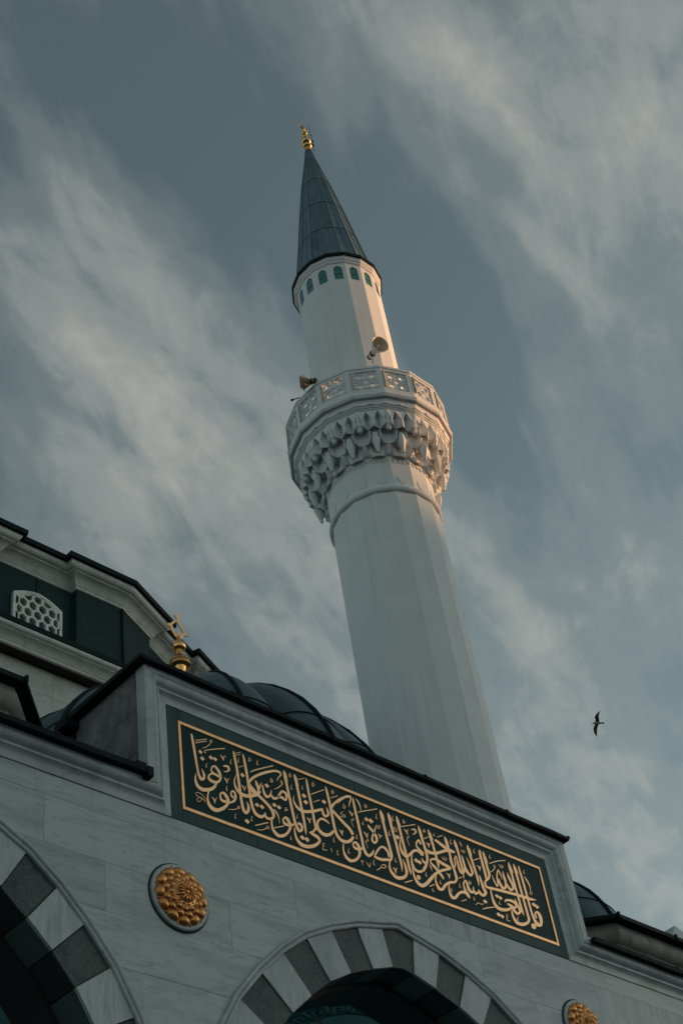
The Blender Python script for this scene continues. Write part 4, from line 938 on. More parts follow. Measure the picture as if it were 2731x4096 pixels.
# outward is -y, which is the left-hand side of a run towards -x ... so mirror the offsets
def runy(prof, m, name, smooth=True):
    for i in range(8):
        g = G(); g.strip([(lo[i][0], 17.1-o_, h) for o_, h in prof], [(lo[i+1][0], 17.1-o_, h) for o_, h in prof]); part(name, g, m, hall, smooth=smooth)
runy([(-.02, 17.962), (.205, 17.962), (.205, 17.975)], SOFFIT, 'eaves_soffit', False)
runy([(.200, 17.966), (.208, 17.966), (.208, 17.974), (.200, 17.974)], simple('ochre_sealant', (0.22, 0.16, 0.08), 0.8), 'sealant_line', False)
WHITE = mk_marble('cornice_white_stone', (0.78, 0.80, 0.76), (0.68, 0.70, 0.67), (0.8, 1, 1), 0.05, 0.12)
runy([(.20, 17.976), (.222, 17.978), (.240, 17.99), (.250, 18.01), (.252, 18.03), (.262, 18.032), (.268, 18.04), (.278, 18.055), (.30, 18.085), (.335, 18.120), (.38, 18.150), (.405, 18.160), (.412, 18.166), (.412, 18.178), (.418, 18.180), (.44, 18.186), (.465, 18.205), (.482, 18.235), (.484, 18.262), (.470, 18.285)], WHITE, 'cornice_stone')
runy([(.46, 18.278), (.505, 18.27), (.51, 18.372), (.49, 18.39), (.1, 18.50), (-2.5, 18.60)], LEAD_D, 'lead_flashing', False)
CX, CY = 11.34, 27.56
def gon16(aw, ap, rh):
    P = []
    for k in range(16):
        th = radians(-90+22.5*k); n_ = (cos(th), sin(th)); t_ = (-sin(th), cos(th))
        c0 = th-radians(11.25); R = ap/cos(radians(11.25)); P.append((CX+R*cos(c0), CY+R*sin(c0)))
        for s_, a_ in ((-rh, ap), (-rh, aw), (rh, aw), (rh, ap)): P.append((CX+n_[0]*a_+t_[0]*s_, CY+n_[1]*a_+t_[1]*s_))
    return P[::-1]
DP = gon16(9.83, 9.99, .91)
run(DP, [(0, 17.9), (0, 20.72)], LEAD_W, 'lead_cladding', True, False)
run(DP, [(0, 20.70), (.018, 20.702), (.036, 20.712), (.046, 20.73), (.046, 20.752), (.058, 20.756), (.066, 20.770), (.078, 20.785), (.105, 20.83), (.150, 20.885), (.205, 20.925), (.240, 20.94), (.248, 20.946), (.248, 20.962), (.256, 20.966), (.285, 20.975), (.32, 21.005), (.345, 21.05), (.352, 21.09), (.345, 21.12), (.325, 21.145)], WHITE, 'cornice_stone', True)
run(DP, [(.31, 21.128), (.42, 21.10), (.427, 21.215), (.41, 21.225), (-.3, 21.32), (-1.8, 21.6)], LEAD_D, 'lead_flashing', True, False)
# standing seams on the cladding
for k in range(16):
    th = radians(-90+22.5*k); n_ = (cos(th), sin(th)); t_ = (-sin(th), cos(th))
    g = G(); R = 9.995/cos(radians(11.25)); g.tube([(CX+R*cos(th+radians(11.25)), CY+R*sin(th+radians(11.25)), z) for z in (17.9, 20.72)], .035, 6); part('standing_seam', g, LEAD_D, hall)
    g = G(); g.tube([(CX+n_[0]*9.835-t_[0]*-.10, CY+n_[1]*9.835-t_[1]*-.10, z) for z in (20.2, 20.72)], .012, 5); part('standing_seam', g, LEAD_D, hall)
    # a window with a cut-out grille in every face
    base = Matrix(((t_[0], n_[0], 0, CX+n_[0]*9.83+t_[0]*.10), (t_[1], n_[1], 0, CY+n_[1]*9.83+t_[1]*.10), (0, 0, 1, 0), (0, 0, 0, 1)))
    if k == 0:
        def top(x): x = abs(x)/.545; return 20.07+.20*(1-x**1.7)
        out_ = [(.545*(i/12*2-1), top(.545*(i/12*2-1))) for i in range(13)]
        outl = [(-.545, 19.0)]+out_+[(.545, 19.0)]
        inl = [(-.485, 19.06)]+[(x*.89, z-.065) for x, z in out_]+[(.485, 19.06)]
        g = G()
        for A_, B_ in ((outl, inl),):
            m = len(A_); fr = [(x, .075, z) for x, z in A_]; fi = [(x, .075, z) for x, z in B_]; bo = [(x, -.02, z) for x, z in A_]; bi = [(x, -.02, z) for x, z in B_]
            g.strip(fr, fi, True); g.strip(fr, bo, True); g.strip(fi, bi, True)
        fme = mesh_of('window_frame', g, WHITE)
        def clampp(x, z):
            x = max(-.50, min(.50, x)); return (x, max(19.05, min(z, top(x/.92)-.05)))
        g = G()
        for r_ in range(7):
            for q in range(-3, 4):
                hx = q*.214+(.107 if r_ % 2 else 0); hz = 20.10-r_*.197
                if not (-.52 < hx < .52) or hz > top(hx)-.02: continue
                hexo = [(0, .131), (.107, .066), (.107, -.066), (0, -.131), (-.107, -.066), (-.107, .066)]
                hi = [(0, .104), (.078, .056), (.074, -.062), (0, -.100), (-.074, -.062), (-.078, .056)]
                oo = [clampp(hx+x, hz+z) for x, z in hexo]; ii = []
                for x, z in hi:
                    px_, pz_ = hx+x, hz+z; px_ = max(-.455, min(.455, px_)); ii.append((px_, max(19.09, min(pz_, top(px_/.86)-.10))))
                of = [(x, .070, z) for x, z in oo]; if_ = [(x, .070, z) for x, z in ii]; ob = [(x, -.015, z) for x, z in oo]; ib = [(x, -.015, z) for x, z in ii]
                g.strip(of, if_, True); g.strip(if_, ib, True)
        gme = mesh_of('grille', g, WHITE)
        g = G(); g.add([(x, .004, z) for x, z in inl], [tuple(range(len(inl)))]); pme = mesh_of('pane', g, GLASS_D)
    wfr = inst('window', fme, hall, base); 
    gr = bpy.data.objects.new('grille', gme); COL.objects.link(gr); gr.parent = wfr; ORG[gr.name] = ORG[wfr.name]
    pn = bpy.data.objects.new('pane', pme); COL.objects.link(pn); pn.parent = wfr
g = G(); g.lathe([(5.2*cos(radians(e)), 5.2*sin(radians(e))) for e in range(0, 91, 6)], (CX, CY, 20.9), 48); g.lathe([(9.0, 0), (5.2, .5)], (CX, CY, 21.4), 16); part('dome', g, LEAD, hall, smooth=True)

# gable tip far along the roof at the right edge
g = G(); g.extr([(22.50, 14.02), (22.05, 13.38), (22.05, 10.2), (24.6, 10.2), (24.6, 13.3)], lambda x, z: (x, 13.0, z), lambda x, z: (x, 13.8, z))
thing1('roof_gable', g, MARBLE_T, (23.2, 13.4, 10.2), 'pointed grey stone gable tip showing above the roof at the right edge', 'gable')

HL = (11.503, 11.6, 9.102)
# ------------------------------------------------------------------ minaret
MX, MY = 21.9525, 17.3806
mi = empty('minaret', (MX, MY, 0), 'tall white sixteen-sided minaret with one carved balcony and a pointed lead spire', 'minaret')
C11 = cos(radians(11.25))
def cs(k): return radians(11.25+22.5*k)
def P16(r, z): return [(MX+r*cos(cs(k)), MY+r*sin(cs(k)), z) for k in range(16)]
g = G(); g.rings([P16(1.9, 0), P16(1.9, 9.0), P16(1.44, 11.0), P16(1.44, 27.75)]); part('lower_shaft', g, PLASTER, mi)
g = G(); R0, rt = 1.43, .085
g.lathe([(R0+rt*cos(radians(a)), 27.66+.115*sin(radians(a))) for a in range(-95, 96, 19)], (MX, MY, 0), 96); part('astragal', g, PLASTER, mi, smooth=True)
# muqarnas corbelling under the balcony, built tier by tier
K = 24
def mring(rf, zf, poly=1.0):
    out = []
    for c_ in range(16):
        for k in range(K):
            ph = k/K; s = min(ph, 1-ph); ang = radians(11.25+22.5*(c_+ph))
            pf = C11/cos(radians(22.5*(ph-.5))) if poly else 1.0
            r = (interp(s, rf) if isinstance(rf, list) else rf)*pf; z = interp(s, zf) if isinstance(zf, list) else zf
            out.append((MX+r*cos(ang), MY+r*sin(ang), interp(z, ZM)))
    return out
ZM = [(27.0, 27.0), (28.1, 28.1), (28.18, 28.60), (28.42, 28.84), (28.80, 29.13), (29.33, 29.52), (29.80, 30.0), (30.03, 30.11), (30.34, 30.34), (40, 40)]
def interp(x, L):
    if x <= L[0][0]: return L[0][1]
    for (a, va), (b, vb) in zip(L, L[1:]):
        if x <= b: return va+(vb-va)*(x-a)/max(b-a, 1e-9)
    return L[-1][1]
def zig(z, d, n=4, up=True):
    L = []
    for i in range(n+1): L.append((.5*i/n, z+(d if (i % 2 == (0 if up else 1)) else 0)))
    return L
def tier(name, rl):
    g = G(); g.rings(rl); part(name, g, PLASTER, mi)
tier('balcony_underside', [mring(2.31, 30.34), mring(2.27, 30.31), mring(2.22, 30.30), mring(2.20, 30.20), mring(2.19, zig(30.03, .05, 2)), mring(2.165, zig(30.03, .05, 2)), mring(2.15, zig(29.93, .05, 2)), mring(2.125, zig(29.93, .05, 2)), mring(2.115, zig(29.83, .055, 2)), mring(2.09, zig(29.83, .055, 2)), mring(2.105, [(0, 29.76), (.13, 29.46), (.30, 29.78), (.5, 29.46)])])
t1a = mring(2.105, [(0, 29.76), (.13, 29.46), (.30, 29.78), (.5, 29.46)])
t1b = mring([(0, 1.94), (.11, 2.09), (.15, 2.09), (.30, 1.89), (.46, 2.09), (.5, 2.10)], [(0, 29.73), (.13, 29.44), (.30, 29.75), (.5, 29.44)])
t1c = mring([(0, 1.87), (.11, 2.08), (.15, 2.08), (.30, 1.82), (.46, 2.08), (.5, 2.09)], [(0, 29.36), (.13, 29.32), (.30, 29.34), (.5, 29.30)])
t1d = mring([(0, 1.87), (.13, 2.075), (.30, 1.95), (.5, 2.085)], [(0, 29.34), (.13, 29.30), (.30, 29.24), (.5, 29.27)])
t1e = mring([(0, 1.85), (.13, 2.055), (.30, 1.93), (.5, 2.065)], [(0, 29.31), (.13, 29.27), (.30, 29.20), (.5, 29.24)])
t1f = mring([(0, 1.74), (.13, 1.76), (.30, 1.80), (.5, 1.93)], [(0, 29.40), (.13, 29.38), (.30, 29.30), (.5, 29.28)])
tier('upper_muqarnas_tier', [t1a, t1b, t1c, t1d, t1e, t1f])
t2a = mring([(0, 1.74), (.22, 1.77), (.28, 1.93), (.5, 1.95)], [(0, 29.38), (.22, 29.34), (.28, 29.28), (.34, 29.12), (.5, 29.22)])
t2b = mring([(0, 1.73), (.22, 1.76), (.28, 1.91), (.33, 1.90), (.37, 1.74), (.5, 1.70)], [(0, 29.06), (.33, 29.06), (.36, 29.09), (.5, 29.18)])
t2c = mring([(0, 1.70), (.22, 1.73), (.28, 1.88), (.33, 1.86), (.37, 1.70), (.5, 1.66)], [(0, 28.76), (.20, 28.80), (.28, 28.88), (.5, 28.86)])
t2d = mring([(0, 1.685), (.22, 1.715), (.28, 1.86), (.33, 1.84), (.37, 1.69), (.5, 1.65)], [(0, 28.73), (.20, 28.77), (.28, 28.85), (.5, 28.84)])
t2e = mring([(0, 1.69), (.28, 1.64), (.5, 1.47)], [(0, 28.84), (.25, 28.92), (.5, 28.90)])
tier('middle_muqarnas_tier', [t2a, t2b, t2c, t2d, t2e])
t3a = mring([(0, 1.71), (.12, 1.69), (.30, 1.60), (.5, 1.46)], [(0, 28.86), (.25, 28.92), (.5, 28.92)])
t3b = mring([(0, 1.68), (.08, 1.65), (.10, 1.58), (.28, 1.57), (.42, 1.47), (.5, 1.46)], 28.64)
t3c = mring([(0, 1.60), (.08, 1.57), (.12, 1.50), (.28, 1.61), (.5, 1.60)], [(0, 28.46), (.12, 28.50), (.28, 28.36), (.5, 28.40)])
t3c2 = mring([(0, 1.58), (.08, 1.55), (.12, 1.48), (.28, 1.59), (.5, 1.58)], [(0, 28.42), (.12, 28.46), (.28, 28.32), (.5, 28.36)])
t3d = mring([(0, 1.47), (.25, 1.465), (.5, 1.465)], [(0, 28.42), (.25, 28.42), (.5, 28.44)])
t3e = mring(1.468, [(0, 28.22), (.125, 28.32), (.25, 28.20), (.375, 28.32), (.5, 28.22)])
t3f = mring(1.445, [(0, 28.20), (.125, 28.30), (.25, 28.18), (.375, 28.30), (.5, 28.20)])
tier('lower_muqarnas_tier', [t3a, t3b, t3c, t3c2, t3d, t3e, t3f, mring(1.442, 28.1), mring(1.442, 27.66)])
g = G()
for zt, zb, r0, r1 in ((29.62, 29.30, .066, .078), (29.30, 29.275, .068, .068), (29.275, 29.10, .082, .082), (29.10, 29.075, .066, .066), (29.075, 28.90, .078, .062)):
    g.rings([[(r*cos(2*pi*i/6+pi/6)-.16*(29.5-z), r*sin(2*pi*i/6+pi/6), 29.35+(z-28.90)*.80) for i in range(6)] for r, z in ((r0, zt), (r1, zb))], True, True)
pu = mesh_of('pendant_upper', g, PLASTER)
g = G()
for zt, zb, r0, r1 in ((29.22, 29.02, .085, .100), (29.02, 28.995, .088, .088), (28.995, 28.86, .100, .108), (28.86, 28.70, .118, .100), (28.70, 28.57, .104, .080), (28.57, 28.45, .086, .062), (28.45, 28.34, .068, .046), (28.34, 28.24, .050, .034)):
    g.rings([[(r*cos(2*pi*i/6)-.05*(29.22-z), r*sin(2*pi*i/6), 28.72+(z-28.24)*.66) for i in range(6)] for r, z in ((r0, zt), (r1, zb))], True, True)
pl = mesh_of('pendant_lower', g, PLASTER)
g = G()
sh_ = [(-.10, .10), (.10, .10), (.10, .0), (.07, -.07), (.0, -.10), (-.07, -.07), (-.10, .0)]
g.extr([(x*1.25, z*1.25) for x, z in sh_], lambda x, z: (1.412, x, z), lambda x, z: (1.430, x, z)); shm = mesh_of('shield', g, PLASTER)
g = G(); g.extr([(-.06, 0), (0, .035), (.06, 0), (0, -.035)], lambda x, z: (2.14, x, z), lambda x, z: (2.172, x, z)); lzm = mesh_of('lozenge', g, PLASTER)
AXM = Matrix.Translation((MX, MY, 0))
# parapet panels: frame + pierced tracery, one per side
AP = 2.28*C11; HW = 2.28*sin(radians(11.25))
g = G(); ow, oh0, oh1 = .333, 30.665, 31.405
A_ = [(-HW, 30.50), (HW, 30.50), (HW, 31.50), (-HW, 31.50)]; B_ = [(-ow, oh0), (ow, oh0), (ow, oh1), (-ow, oh1)]
fr = [(AP, x, z) for x, z in A_]; fi = [(AP, x, z) for x, z in B_]; k_ = (AP-.10)/AP
bo = [(AP-.10, x*k_, z) for x, z in A_]; bi = [(AP-.10, x, z) for x, z in B_]
g.strip(fr, fi, True); g.strip(fi, bi, True); g.strip(bo, bi, True)
for z0, z1, d in ((oh1-.02, oh1, .012), (oh0, oh0+.02, .012)):
    pass
frm = mesh_of('parapet_panel', g, PLASTER)
g = G(); x0, x1 = AP-.075, AP-.030
def bar(p, q, w_=.0115):
    dx, dz = q[0]-p[0], q[1]-p[1]; l = hypot(dx, dz) or 1e-6; nx, nz = -dz/l*w_, dx/l*w_
    po = [(p[0]+nx, p[1]+nz), (q[0]+nx, q[1]+nz), (q[0]-nx, q[1]-nz), (p[0]-nx, p[1]-nz)]
    g.extr(po, lambda x, z: (x0, x, z), lambda x, z: (x1+.0001*(len(g.f) % 7), x, z))
def circ(cx_, cz_, r, n=16, w_=.013):
    A = [(cx_+(r+w_)*cos(2*pi*i/n), cz_+(r+w_)*sin(2*pi*i/n)) for i in range(n)]; B = [(cx_+(r-w_)*cos(2*pi*i/n), cz_+(r-w_)*sin(2*pi*i/n)) for i in range(n)]
    f0, f1 = [(x1+.002, x, z) for x, z in A], [(x1+.002, x, z) for x, z in B]; b0, b1 = [(x0, x, z) for x, z in A], [(x0, x, z) for x, z in B]
    g.strip(f0, f1, True); g.strip(f0, b0, True); g.strip(f1, b1, True); g.strip(b0, b1, True)
zc_ = (oh0+oh1)/2
for p_, q_ in (((-.33, zc_), (-.10, zc_)), ((.10, zc_), (.33, zc_)), ((0, oh0), (0, zc_-.10)), ((0, oh1), (0, zc_+.10)), ((-.10, zc_), (0, zc_+.10)), ((0, zc_+.10), (.10, zc_)), ((.10, zc_), (0, zc_-.10)), ((0, zc_-.10), (-.10, zc_))): bar(p_, q_, .011)
for sx in (-1, 1):
    for sz in (-1, 1):
        cx_, cz_ = sx*.165, zc_+sz*.185; circ(cx_, cz_, .098)
        for a in range(0, 360, 60):
            ca, sa = cos(radians(a+30)), sin(radians(a+30)); p = (cx_+.10*ca, cz_+.10*sa); q = (cx_+.20*ca, cz_+.20*sa)
            q = (max(-ow, min(ow, q[0])), max(oh0, min(oh1, q[1]))); bar(p, q)
        for a in range(0, 360, 60):
            ca, sa = cos(radians(a+30)), sin(radians(a+30)); cb, sb = cos(radians(a+90)), sin(radians(a+90))
            p = (cx_+.165*ca, cz_+.165*sa); q = (cx_+.165*cb, cz_+.165*sb)
            cl_ = lambda t: (max(-ow, min(ow, t[0])), max(oh0, min(oh1, t[1])))
            bar(cl_(p), cl_(q), .010)
trm = mesh_of('tracery', g, PLASTER)
g = G(); g.rings([[(AP+.035+.022*cos(a), .0-.0+.022*sin(a)*0+.022*sin(a), z) for a in [2*pi*i/6 for i in range(6)]] for z in (30.70, 31.38)], True, True); ltm = mesh_of('light_tube', g, FLEX)
for k in range(16):
    a = radians(22.5*k); Mk = AXM @ Matrix.Rotation(a, 4, 'Z')
    pp = inst('parapet_panel', frm, mi, Mk)
    t = bpy.data.objects.new('tracery', trm); COL.objects.link(t); t.parent = pp; ORG[t.name] = ORG[pp.name]
    inst('light_tube', ltm, mi, Mk @ Matrix.Translation((-.012, -HW+.075, 0)))
    inst('shield', shm, mi, Mk @ Matrix.Translation((0, 0, 27.98)))
    inst('lozenge', lzm, mi, Mk @ Matrix.Translation((0, 0, 30.17)))
    inst('lower_pendant', pl, mi, Mk @ Matrix.Translation((1.80, 0, 0)))
    inst('upper_pendant', pu, mi, AXM @ Matrix.Rotation(a+radians(11.25), 4, 'Z') @ Matrix.Translation((2.035, 0, 0)))
def ringpart(name, prof, m=PLASTER, smooth=False):
    """a sixteen-sided ring made as one piece per side"""
    g = G()
    for (r0, z0), (r1, z1) in zip(prof, prof[1:]): g.rings([P16(r0, z0), P16(r1, z1)])
    part(name, g, m, mi, smooth=smooth)
ringpart('handrail', [(2.14, 31.50), (2.30, 31.50), (2.30, 31.585), (2.14, 31.585), (2.14, 31.50)])
ringpart('balcony_rim', [(2.28, 30.50), (2.305, 30.498), (2.325, 30.46), (2.325, 30.42), (2.31, 30.385), (2.285, 30.37), (2.285, 30.355), (2.31, 30.35), (2.315, 30.33), (2.29, 30.31)], smooth=False)
g = G(); g.rings([P16(2.25, 30.46), P16(.5, 30.46)]); part('balcony_floor', g, PLASTER, mi)
# upper shaft, the top band pierced by sixteen arched windows
g = G(); R = 1.295; g.rings([P16(R, 30.3), P16(R, 36.78)]); part('upper_shaft', g, PLASTER, mi)
ap = R*C11; hw = R*sin(radians(11.25))
WI = [(-.137, 36.93), (-.137, 37.43), (-.120, 37.50), (-.085, 37.55), (-.045, 37.575), (0, 37.60), (.045, 37.575), (.085, 37.55), (.120, 37.50), (.137, 37.43), (.137, 36.93)]
g = G()
L_ = [(-hw, 36.78), (0, 36.78), (0, 36.93)]+WI[:6]+[(0, 37.80), (-hw, 37.80)]
L_ = [(-hw, 36.78), (0, 36.78), (0, 36.93)]+WI[0:6]+[(0, 37.80), (-hw, 37.80)]
for s in (1, -1): g.add([(ap, x*s, z) for x, z in L_], [tuple(range(len(L_)))])
g.strip([(ap, x, z) for x, z in WI], [(ap-.11, x, z) for x, z in WI], True)
wbm = mesh_of('window_bay', g, PLASTER)
g = G(); g.add([(ap-.022, x, z) for x, z in WI], [tuple(range(len(WI)))]); wpm = mesh_of('window_pane', g, GLASS_T)
g = G(); g.box(ap-.021, ap-.012, -.137, .137, 37.22, 37.24); wgm = mesh_of('glazing_bar', g, GLASS_T)
for k in range(16):
    Mk = AXM @ Matrix.Rotation(radians(22.5*k), 4, 'Z')
    b = inst('window_bay', wbm, mi, Mk)
    for nm, m in (('window_pane', wpm), ('glazing_bar', wgm)):
        o = bpy.data.objects.new(nm, m); COL.objects.link(o); o.parent = b
ringpart('cornice', [(1.295, 37.72), (1.315, 37.722), (1.315, 37.74), (1.330, 37.75), (1.335, 37.79), (1.350, 37.82), (1.372, 37.84), (1.372, 37.865), (1.365, 37.87), (1.375, 37.90), (1.395, 37.93), (1.40, 37.96)])
ringpart('eaves_flashing', [(1.38, 37.962), (1.44, 37.965), (1.452, 38.0), (1.448, 38.10), (1.40, 38.13), (1.25, 38.20)], LEAD_D)
CP = [(38.14, 1.285), (40.06, 1.015), (41.87, .775), (43.70, .515), (45.45, .215), (46.25, .10)]
g = G(); g.rings([P16(r-.012, z) for z, r in CP]); part('spire_core', g, LEAD_D, mi)
for (z0, r0), (z1, r1) in zip(CP, CP[1:]):
    for k in range(16):
        g = G(); a0, a1 = cs(k), cs(k+1); q = .018
        def pt(r, z, a, o=0.0): return Vector((MX+(r+o)*cos(a), MY+(r+o)*sin(a), z))
        A = [pt(r0, z0+q, a0), pt(r0, z0+q, a1), pt(r1, z1-q, a1), pt(r1, z1-q, a0)]
        B = [pt(r0-.02, z0+q, a0), pt(r0-.02, z0+q, a1), pt(r1-.02, z1-q, a1), pt(r1-.02, z1-q, a0)]
        g.add([tuple(p) for p in A+B], [(0, 1, 2, 3), (0, 1, 5, 4), (2, 3, 7, 6)]); part('lead_panel', g, LEAD_C, mi)
for k in range(16):
    g = G(); g.tube([(MX+(r+.006)*cos(cs(k)), MY+(r+.006)*sin(cs(k)), z) for z, r in CP], [.020, .019, .018, .016, .012, .010], 6); part('standing_seam', g, LEAD_C, mi, smooth=True)
for k in range(16):
    g = G(); a = cs(k)+radians(11.25); f = C11; g.tube([(MX+(r*f+.004)*cos(a), MY+(r*f+.004)*sin(a), z) for z, r in CP[:5]], [.011, .010, .009, .008, .006], 5); part('mid_seam', g, LEAD_C, mi, smooth=True)
c = (MX, MY, 0)
g = G(); g.lathe([(.115, 46.20), (.108, 46.30), (.105, 46.40), (.10, 46.44)], c, 24); part('finial_neck', g, GOLD_B, mi, smooth=True)
def ball(rb, zb, hb, nm='finial_ball'):
    g = G(); g.lathe([(rb*cos(radians(e))+.0, zb+hb*sin(radians(e))) for e in range(-90, 91, 15)], c, 28); part(nm, g, GOLD_B, mi, smooth=True)
ball(.168, 46.55, .13); ball(.178, 46.88, .17); ball(.088, 47.20, .085); ball(.100, 47.42, .095)
g = G(); g.lathe([(.05, 46.6), (.05, 47.3), (.035, 47.4), (.03, 47.62), (.055, 47.66), (.03, 47.70)], c, 12); part('finial_stem', g, GOLD_B, mi, smooth=True)
g = G(); pts = []; rad = []
vx, vy = RX.x, RX.y; l = hypot(vx, vy)
for i in range(19):
    a = radians(-245+310*i/18); h_ = .215*cos(a); pts.append((MX+h_*(-.98), MY+h_*(-.18), 47.92+.235*sin(a))); rad.append(.010+.030*sin(pi*i/18))
g.tube(pts, rad, 8); part('finial_crescent', g, GOLD_B, mi, smooth=True)
ant = empty('antenna_mast', (MX+.17, MY-.14, 46.3), 'thin dark antenna rods strapped beside the gilded finial of the minaret', 'antenna')
g = G(); g.tube([(MX+.16, MY-.13, 46.2), (MX+.17, MY-.15, 47.0), (MX+.15, MY-.14, 47.95)], .009, 5); part('rod', g, BLACK, ant)
g = G(); g.tube([(MX+.16, MY-.14, 47.25), (MX+.02, MY-.02, 47.52)], .008, 5); part('strut', g, BLACK, ant)
g = G(); g.tube([(MX+.17, MY-.15, 46.80), (MX+.17, MY-.15, 46.92)], .032, 6); g.tube([(MX+.165, MY-.14, 46.55), (MX+.165, MY-.14, 46.66)], .034, 6); part('clamp', g, BLACK, ant)
g = G(); g.tube([(MX+.02, MY-.06, 47.72), (MX-.10, MY+.06, 48.02)], .010, 5); part('spike', g, BLACK, ant)

# ------------------------------------------------------------------ loudspeakers on the balcony rail
def frame(p, d):
    d = Vector(d).normalized(); u = d.cross(Vector((0, 0, 1))).normalized(); v = u.cross(d)
    return Matrix(((u.x, v.x, d.x, p[0]), (u.y, v.y, d.y, p[1]), (u.z, v.z, d.z, p[2]), (0, 0, 0, 1)))
def horn(mouth, back, foot, label, R_=.25, HM=None):
    HM = HM or HORN
    mo, ba = Vector(mouth), Vector(back); d = (mo-ba); L = d.length; fm = frame(ba, d)
    h = empty('loudspeaker', foot, label, 'loudspeaker', 'horn loudspeakers on the balcony')
    g = G(); bell_ = [(.062, .30), (.066, .36), (.085, .46), (.125, .60), (.175, .74), (.22, .86), (R_, .96), (R_+.012, 1.0)]
    s_ = L; prof = [(r, z*s_) for r, z in bell_]+[(R_+.006, s_*1.006), (R_-.006, s_*.985)]+[(r-.012, z*s_) for r, z in bell_[::-1][1:]]
    g.lathe(prof, (0, 0, 0), 32); inst('horn_bell', mesh_of('bell', g, HM, smooth=True), h, fm)
    g = G(); g.lathe([(0.0, .30*s_), (.03, .30*s_), (.036, .84*s_), (.030, .91*s_), (0, .92*s_)], (0, 0, 0), 14); inst('horn_core', mesh_of('core', g, HM, smooth=True), h, fm)
    g = G(); g.lathe([(0, 0), (.075, .0), (.082, .02*s_), (.082, .26*s_), (.07, .27*s_)], (0, 0, 0), 20); inst('driver', mesh_of('driver', g, HM, smooth=True), h, fm)
    g = G(); g.lathe([(.06, .27*s_), (.094, .27*s_), (.094, .33*s_), (.06, .33*s_)], (0, 0, 0), 20); g.lathe([(0, -.03), (.06, -.03), (.085, .0), (.085, .04), (.07, .04)], (0, 0, 0), 20); inst('clamp_ring', mesh_of('ring', g, BLACK), h, fm)
    g = G(); m0 = ba+d*.28
    g.tube([tuple(m0+Vector((0, 0, -.09))), (foot[0], foot[1], foot[2]+.10), tuple(foot)], .012, 6)
    g.tube([tuple(ba+d*.02+Vector((.06, -.06, 0))), tuple(m0+Vector((.07, -.07, 0)))], .008, 5); g.tube([tuple(ba+d*.02-Vector((.06, -.06, 0))), tuple(m0-Vector((.07, -.07, 0)))], .008, 5)
    part('bracket', g, BLACK, h)
    return h
horn((20.718, 15.292, 32.345), (20.89, 15.896, 32.48), (20.809, 15.754, 32.009), 'cream horn loudspeaker facing down over the front of the balcony, warm sunlit rim', .25)
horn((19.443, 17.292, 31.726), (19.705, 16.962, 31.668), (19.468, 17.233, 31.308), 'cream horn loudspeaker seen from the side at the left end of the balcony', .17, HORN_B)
FL0, FL1 = (19.361, 17.354, 31.098), (19.233, 17.495, 31.05)
fl = empty('floodlight', (19.72, 17.05, 31.5), 'slim dark floodlight arm sticking out from the left of the balcony', 'floodlight')
g = G(); a_, b2 = Vector(FL0), Vector(FL1); g.tube([tuple(a_), tuple(b2)], .016, 6); part('arm', g, BLACK, fl)
g = G(); dd = (b2-a_).normalized(); g.tube([tuple(b2-dd*.02), tuple(b2+dd*.06)], .032, 8); part('lamp_head', g, BLACK, fl)

# ------------------------------------------------------------------ lamp hanging in the vault, seen through the middle arch
lp = empty('hanging_lamp', HL, 'small white lamp globe on a thin cable inside the middle arch', 'lamp')
g = G(); g.tube([(HL[0], HL[1], 9.6), (HL[0], HL[1], HL[2]+.06)], .008, 6); part('cable', g, BLACK, lp)
g = G(); g.lathe([(0, -.05), (.03, -.04), (.045, -.01), (.045, .02), (.03, .045), (.0, .055)], HL, 16); part('globe', g, BULB, lp, smooth=True)

# ------------------------------------------------------------------ the gull
BC = Vector((52.41, 30.98, 41.88)); BU = RX.copy(); BV = UP.copy(); BW = -FW
bird = empty('gull', tuple(BC), 'dark-winged pale gull gliding alone in the sky right of the minaret', 'bird')
k_ = 73*.01318/13.07/57.61*.76*10
PXM = 73.0/5761.3
def bp(x, y, w_=0.0): return tuple(BC+BU*((x-760)/13.07*PXM)+BV*(-(y-1050)/13.07*PXM)+BW*w_)
def b_(N, bs):
    f = tex(N, 9, 4, 0.6); setp(bs, Base_Color=N.mix(f, (0.018, 0.018, 0.020), (0.035, 0.033, 0.033)), Roughness=0.8)
WING = mat('dark_wing_feathers', b_); BODY = simple('pale_breast_feathers', (0.36, 0.36, 0.33), 0.8, 0, 0.15, 5); FEA = simple('buff_wing_patch', (0.50, 0.38, 0.26), 0.8)
g = G(); spine = [(470, 1105, 3), (505, 1075, 22), (560, 1062, 42), (630, 1055, 62), (720, 1050, 72), (820, 1052, 62), (900, 1055, 46), (980, 1055, 38), (1040, 1053, 34)]
rs = []
for i, (x, y, r) in enumerate(spine):
    r = r/13.07*PXM; c0 = Vector(bp(x, y)); rs.append([tuple(c0+BV*r*cos(2*pi*k/12)+BW*r*(.9 if i < 6 else .5)*sin(2*pi*k/12)) for k in range(12)])
g.rings(rs, True, True); part('body', g, BODY, bird, smooth=True)
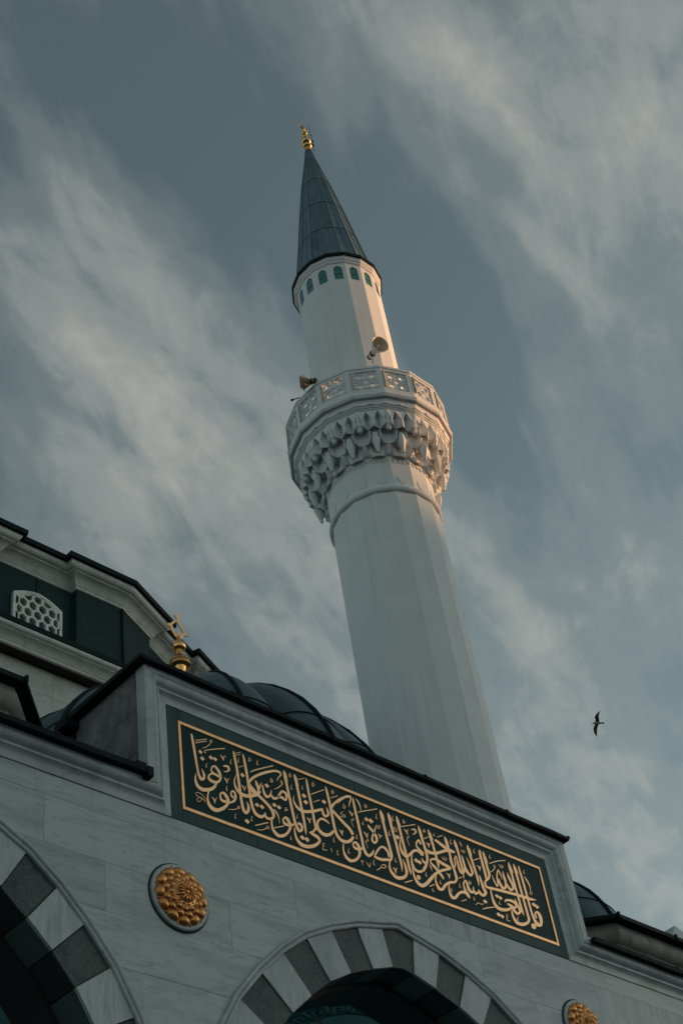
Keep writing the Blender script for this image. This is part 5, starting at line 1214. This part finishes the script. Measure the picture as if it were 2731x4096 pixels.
def flat(outl, mid, th, m, nm):
    """closed outline with a thicker middle: feathered wing with real thickness"""
    g = G(); n = len(outl); base = len(outl)
    top = [bp(x, y, w_+.004) for x, y, w_ in outl]; bot = [bp(x, y, w_-.004) for x, y, w_ in outl]; cx_ = [bp(x, y, w_+th) for x, y, w_ in mid]; cb = [bp(x, y, w_-th*.3) for x, y, w_ in mid]
    h = len(mid); fs = []
    # outline goes along the leading edge (h points) and back along the trailing edge (h points)
    lead, trail = list(range(h)), [n-1-i for i in range(h)]
    V = top+bot+cx_+cb; T, Bt, C_, D_ = 0, n, 2*n, 2*n+h
    for i in range(h-1):
        fs += [(T+lead[i], T+lead[i+1], C_+i+1, C_+i), (C_+i, C_+i+1, T+trail[i+1], T+trail[i]), (Bt+lead[i], D_+i, D_+i+1, Bt+lead[i+1]), (D_+i, Bt+trail[i], Bt+trail[i+1], D_+i+1),
               (T+lead[i], Bt+lead[i], Bt+lead[i+1], T+lead[i+1]), (T+trail[i], T+trail[i+1], Bt+trail[i+1], Bt+trail[i])]
    g.add(V, fs); part(nm, g, m, bird, smooth=False)
up_l = [(635, 1010, 0), (652, 900, .03), (595, 740, .09), (650, 630, .10), (740, 530, .07), (872, 422, .0)]
up_t = [(848, 1010, 0), (835, 880, .02), (800, 700, .06), (822, 600, .06), (850, 520, .04), (876, 430, .0)]
flat(up_l+up_t[::-1], [((a[0]*.6+b[0]*.4), (a[1]*.6+b[1]*.4), (a[2]+b[2])/2) for a, b in zip(up_l, up_t)], .02, WING, 'wing')
lo_l = [(632, 1110, 0), (590, 1210, .03), (528, 1300, .09), (548, 1460, .10), (610, 1620, .07), (700, 1752, 0)]
lo_t = [(825, 1100, 0), (770, 1200, .02), (728, 1320, .06), (722, 1470, .06), (716, 1610, .04), (716, 1745, 0)]
flat(lo_l+lo_t[::-1], [((a[0]*.6+b[0]*.4), (a[1]*.6+b[1]*.4), (a[2]+b[2])/2) for a, b in zip(lo_l, lo_t)], .02, WING, 'wing')
for q in ([(640, 1400), (722, 1380), (728, 1480), (716, 1560), (680, 1500)], [(745, 640), (800, 590), (822, 600), (800, 690), (775, 680)]):
    g = G(); g.extr(q, lambda x, y: bp(x, y, .062), lambda x, y: bp(x, y, .085)); part('wing_patch', g, FEA, bird)  # warm buff patch on each dark wing
g = G(); g.extr([(940, 1020), (1070, 1008), (1095, 1050), (1080, 1098), (945, 1092)], lambda x, y: bp(x, y, -.008), lambda x, y: bp(x, y, .012)); part('tail', g, WING, bird)
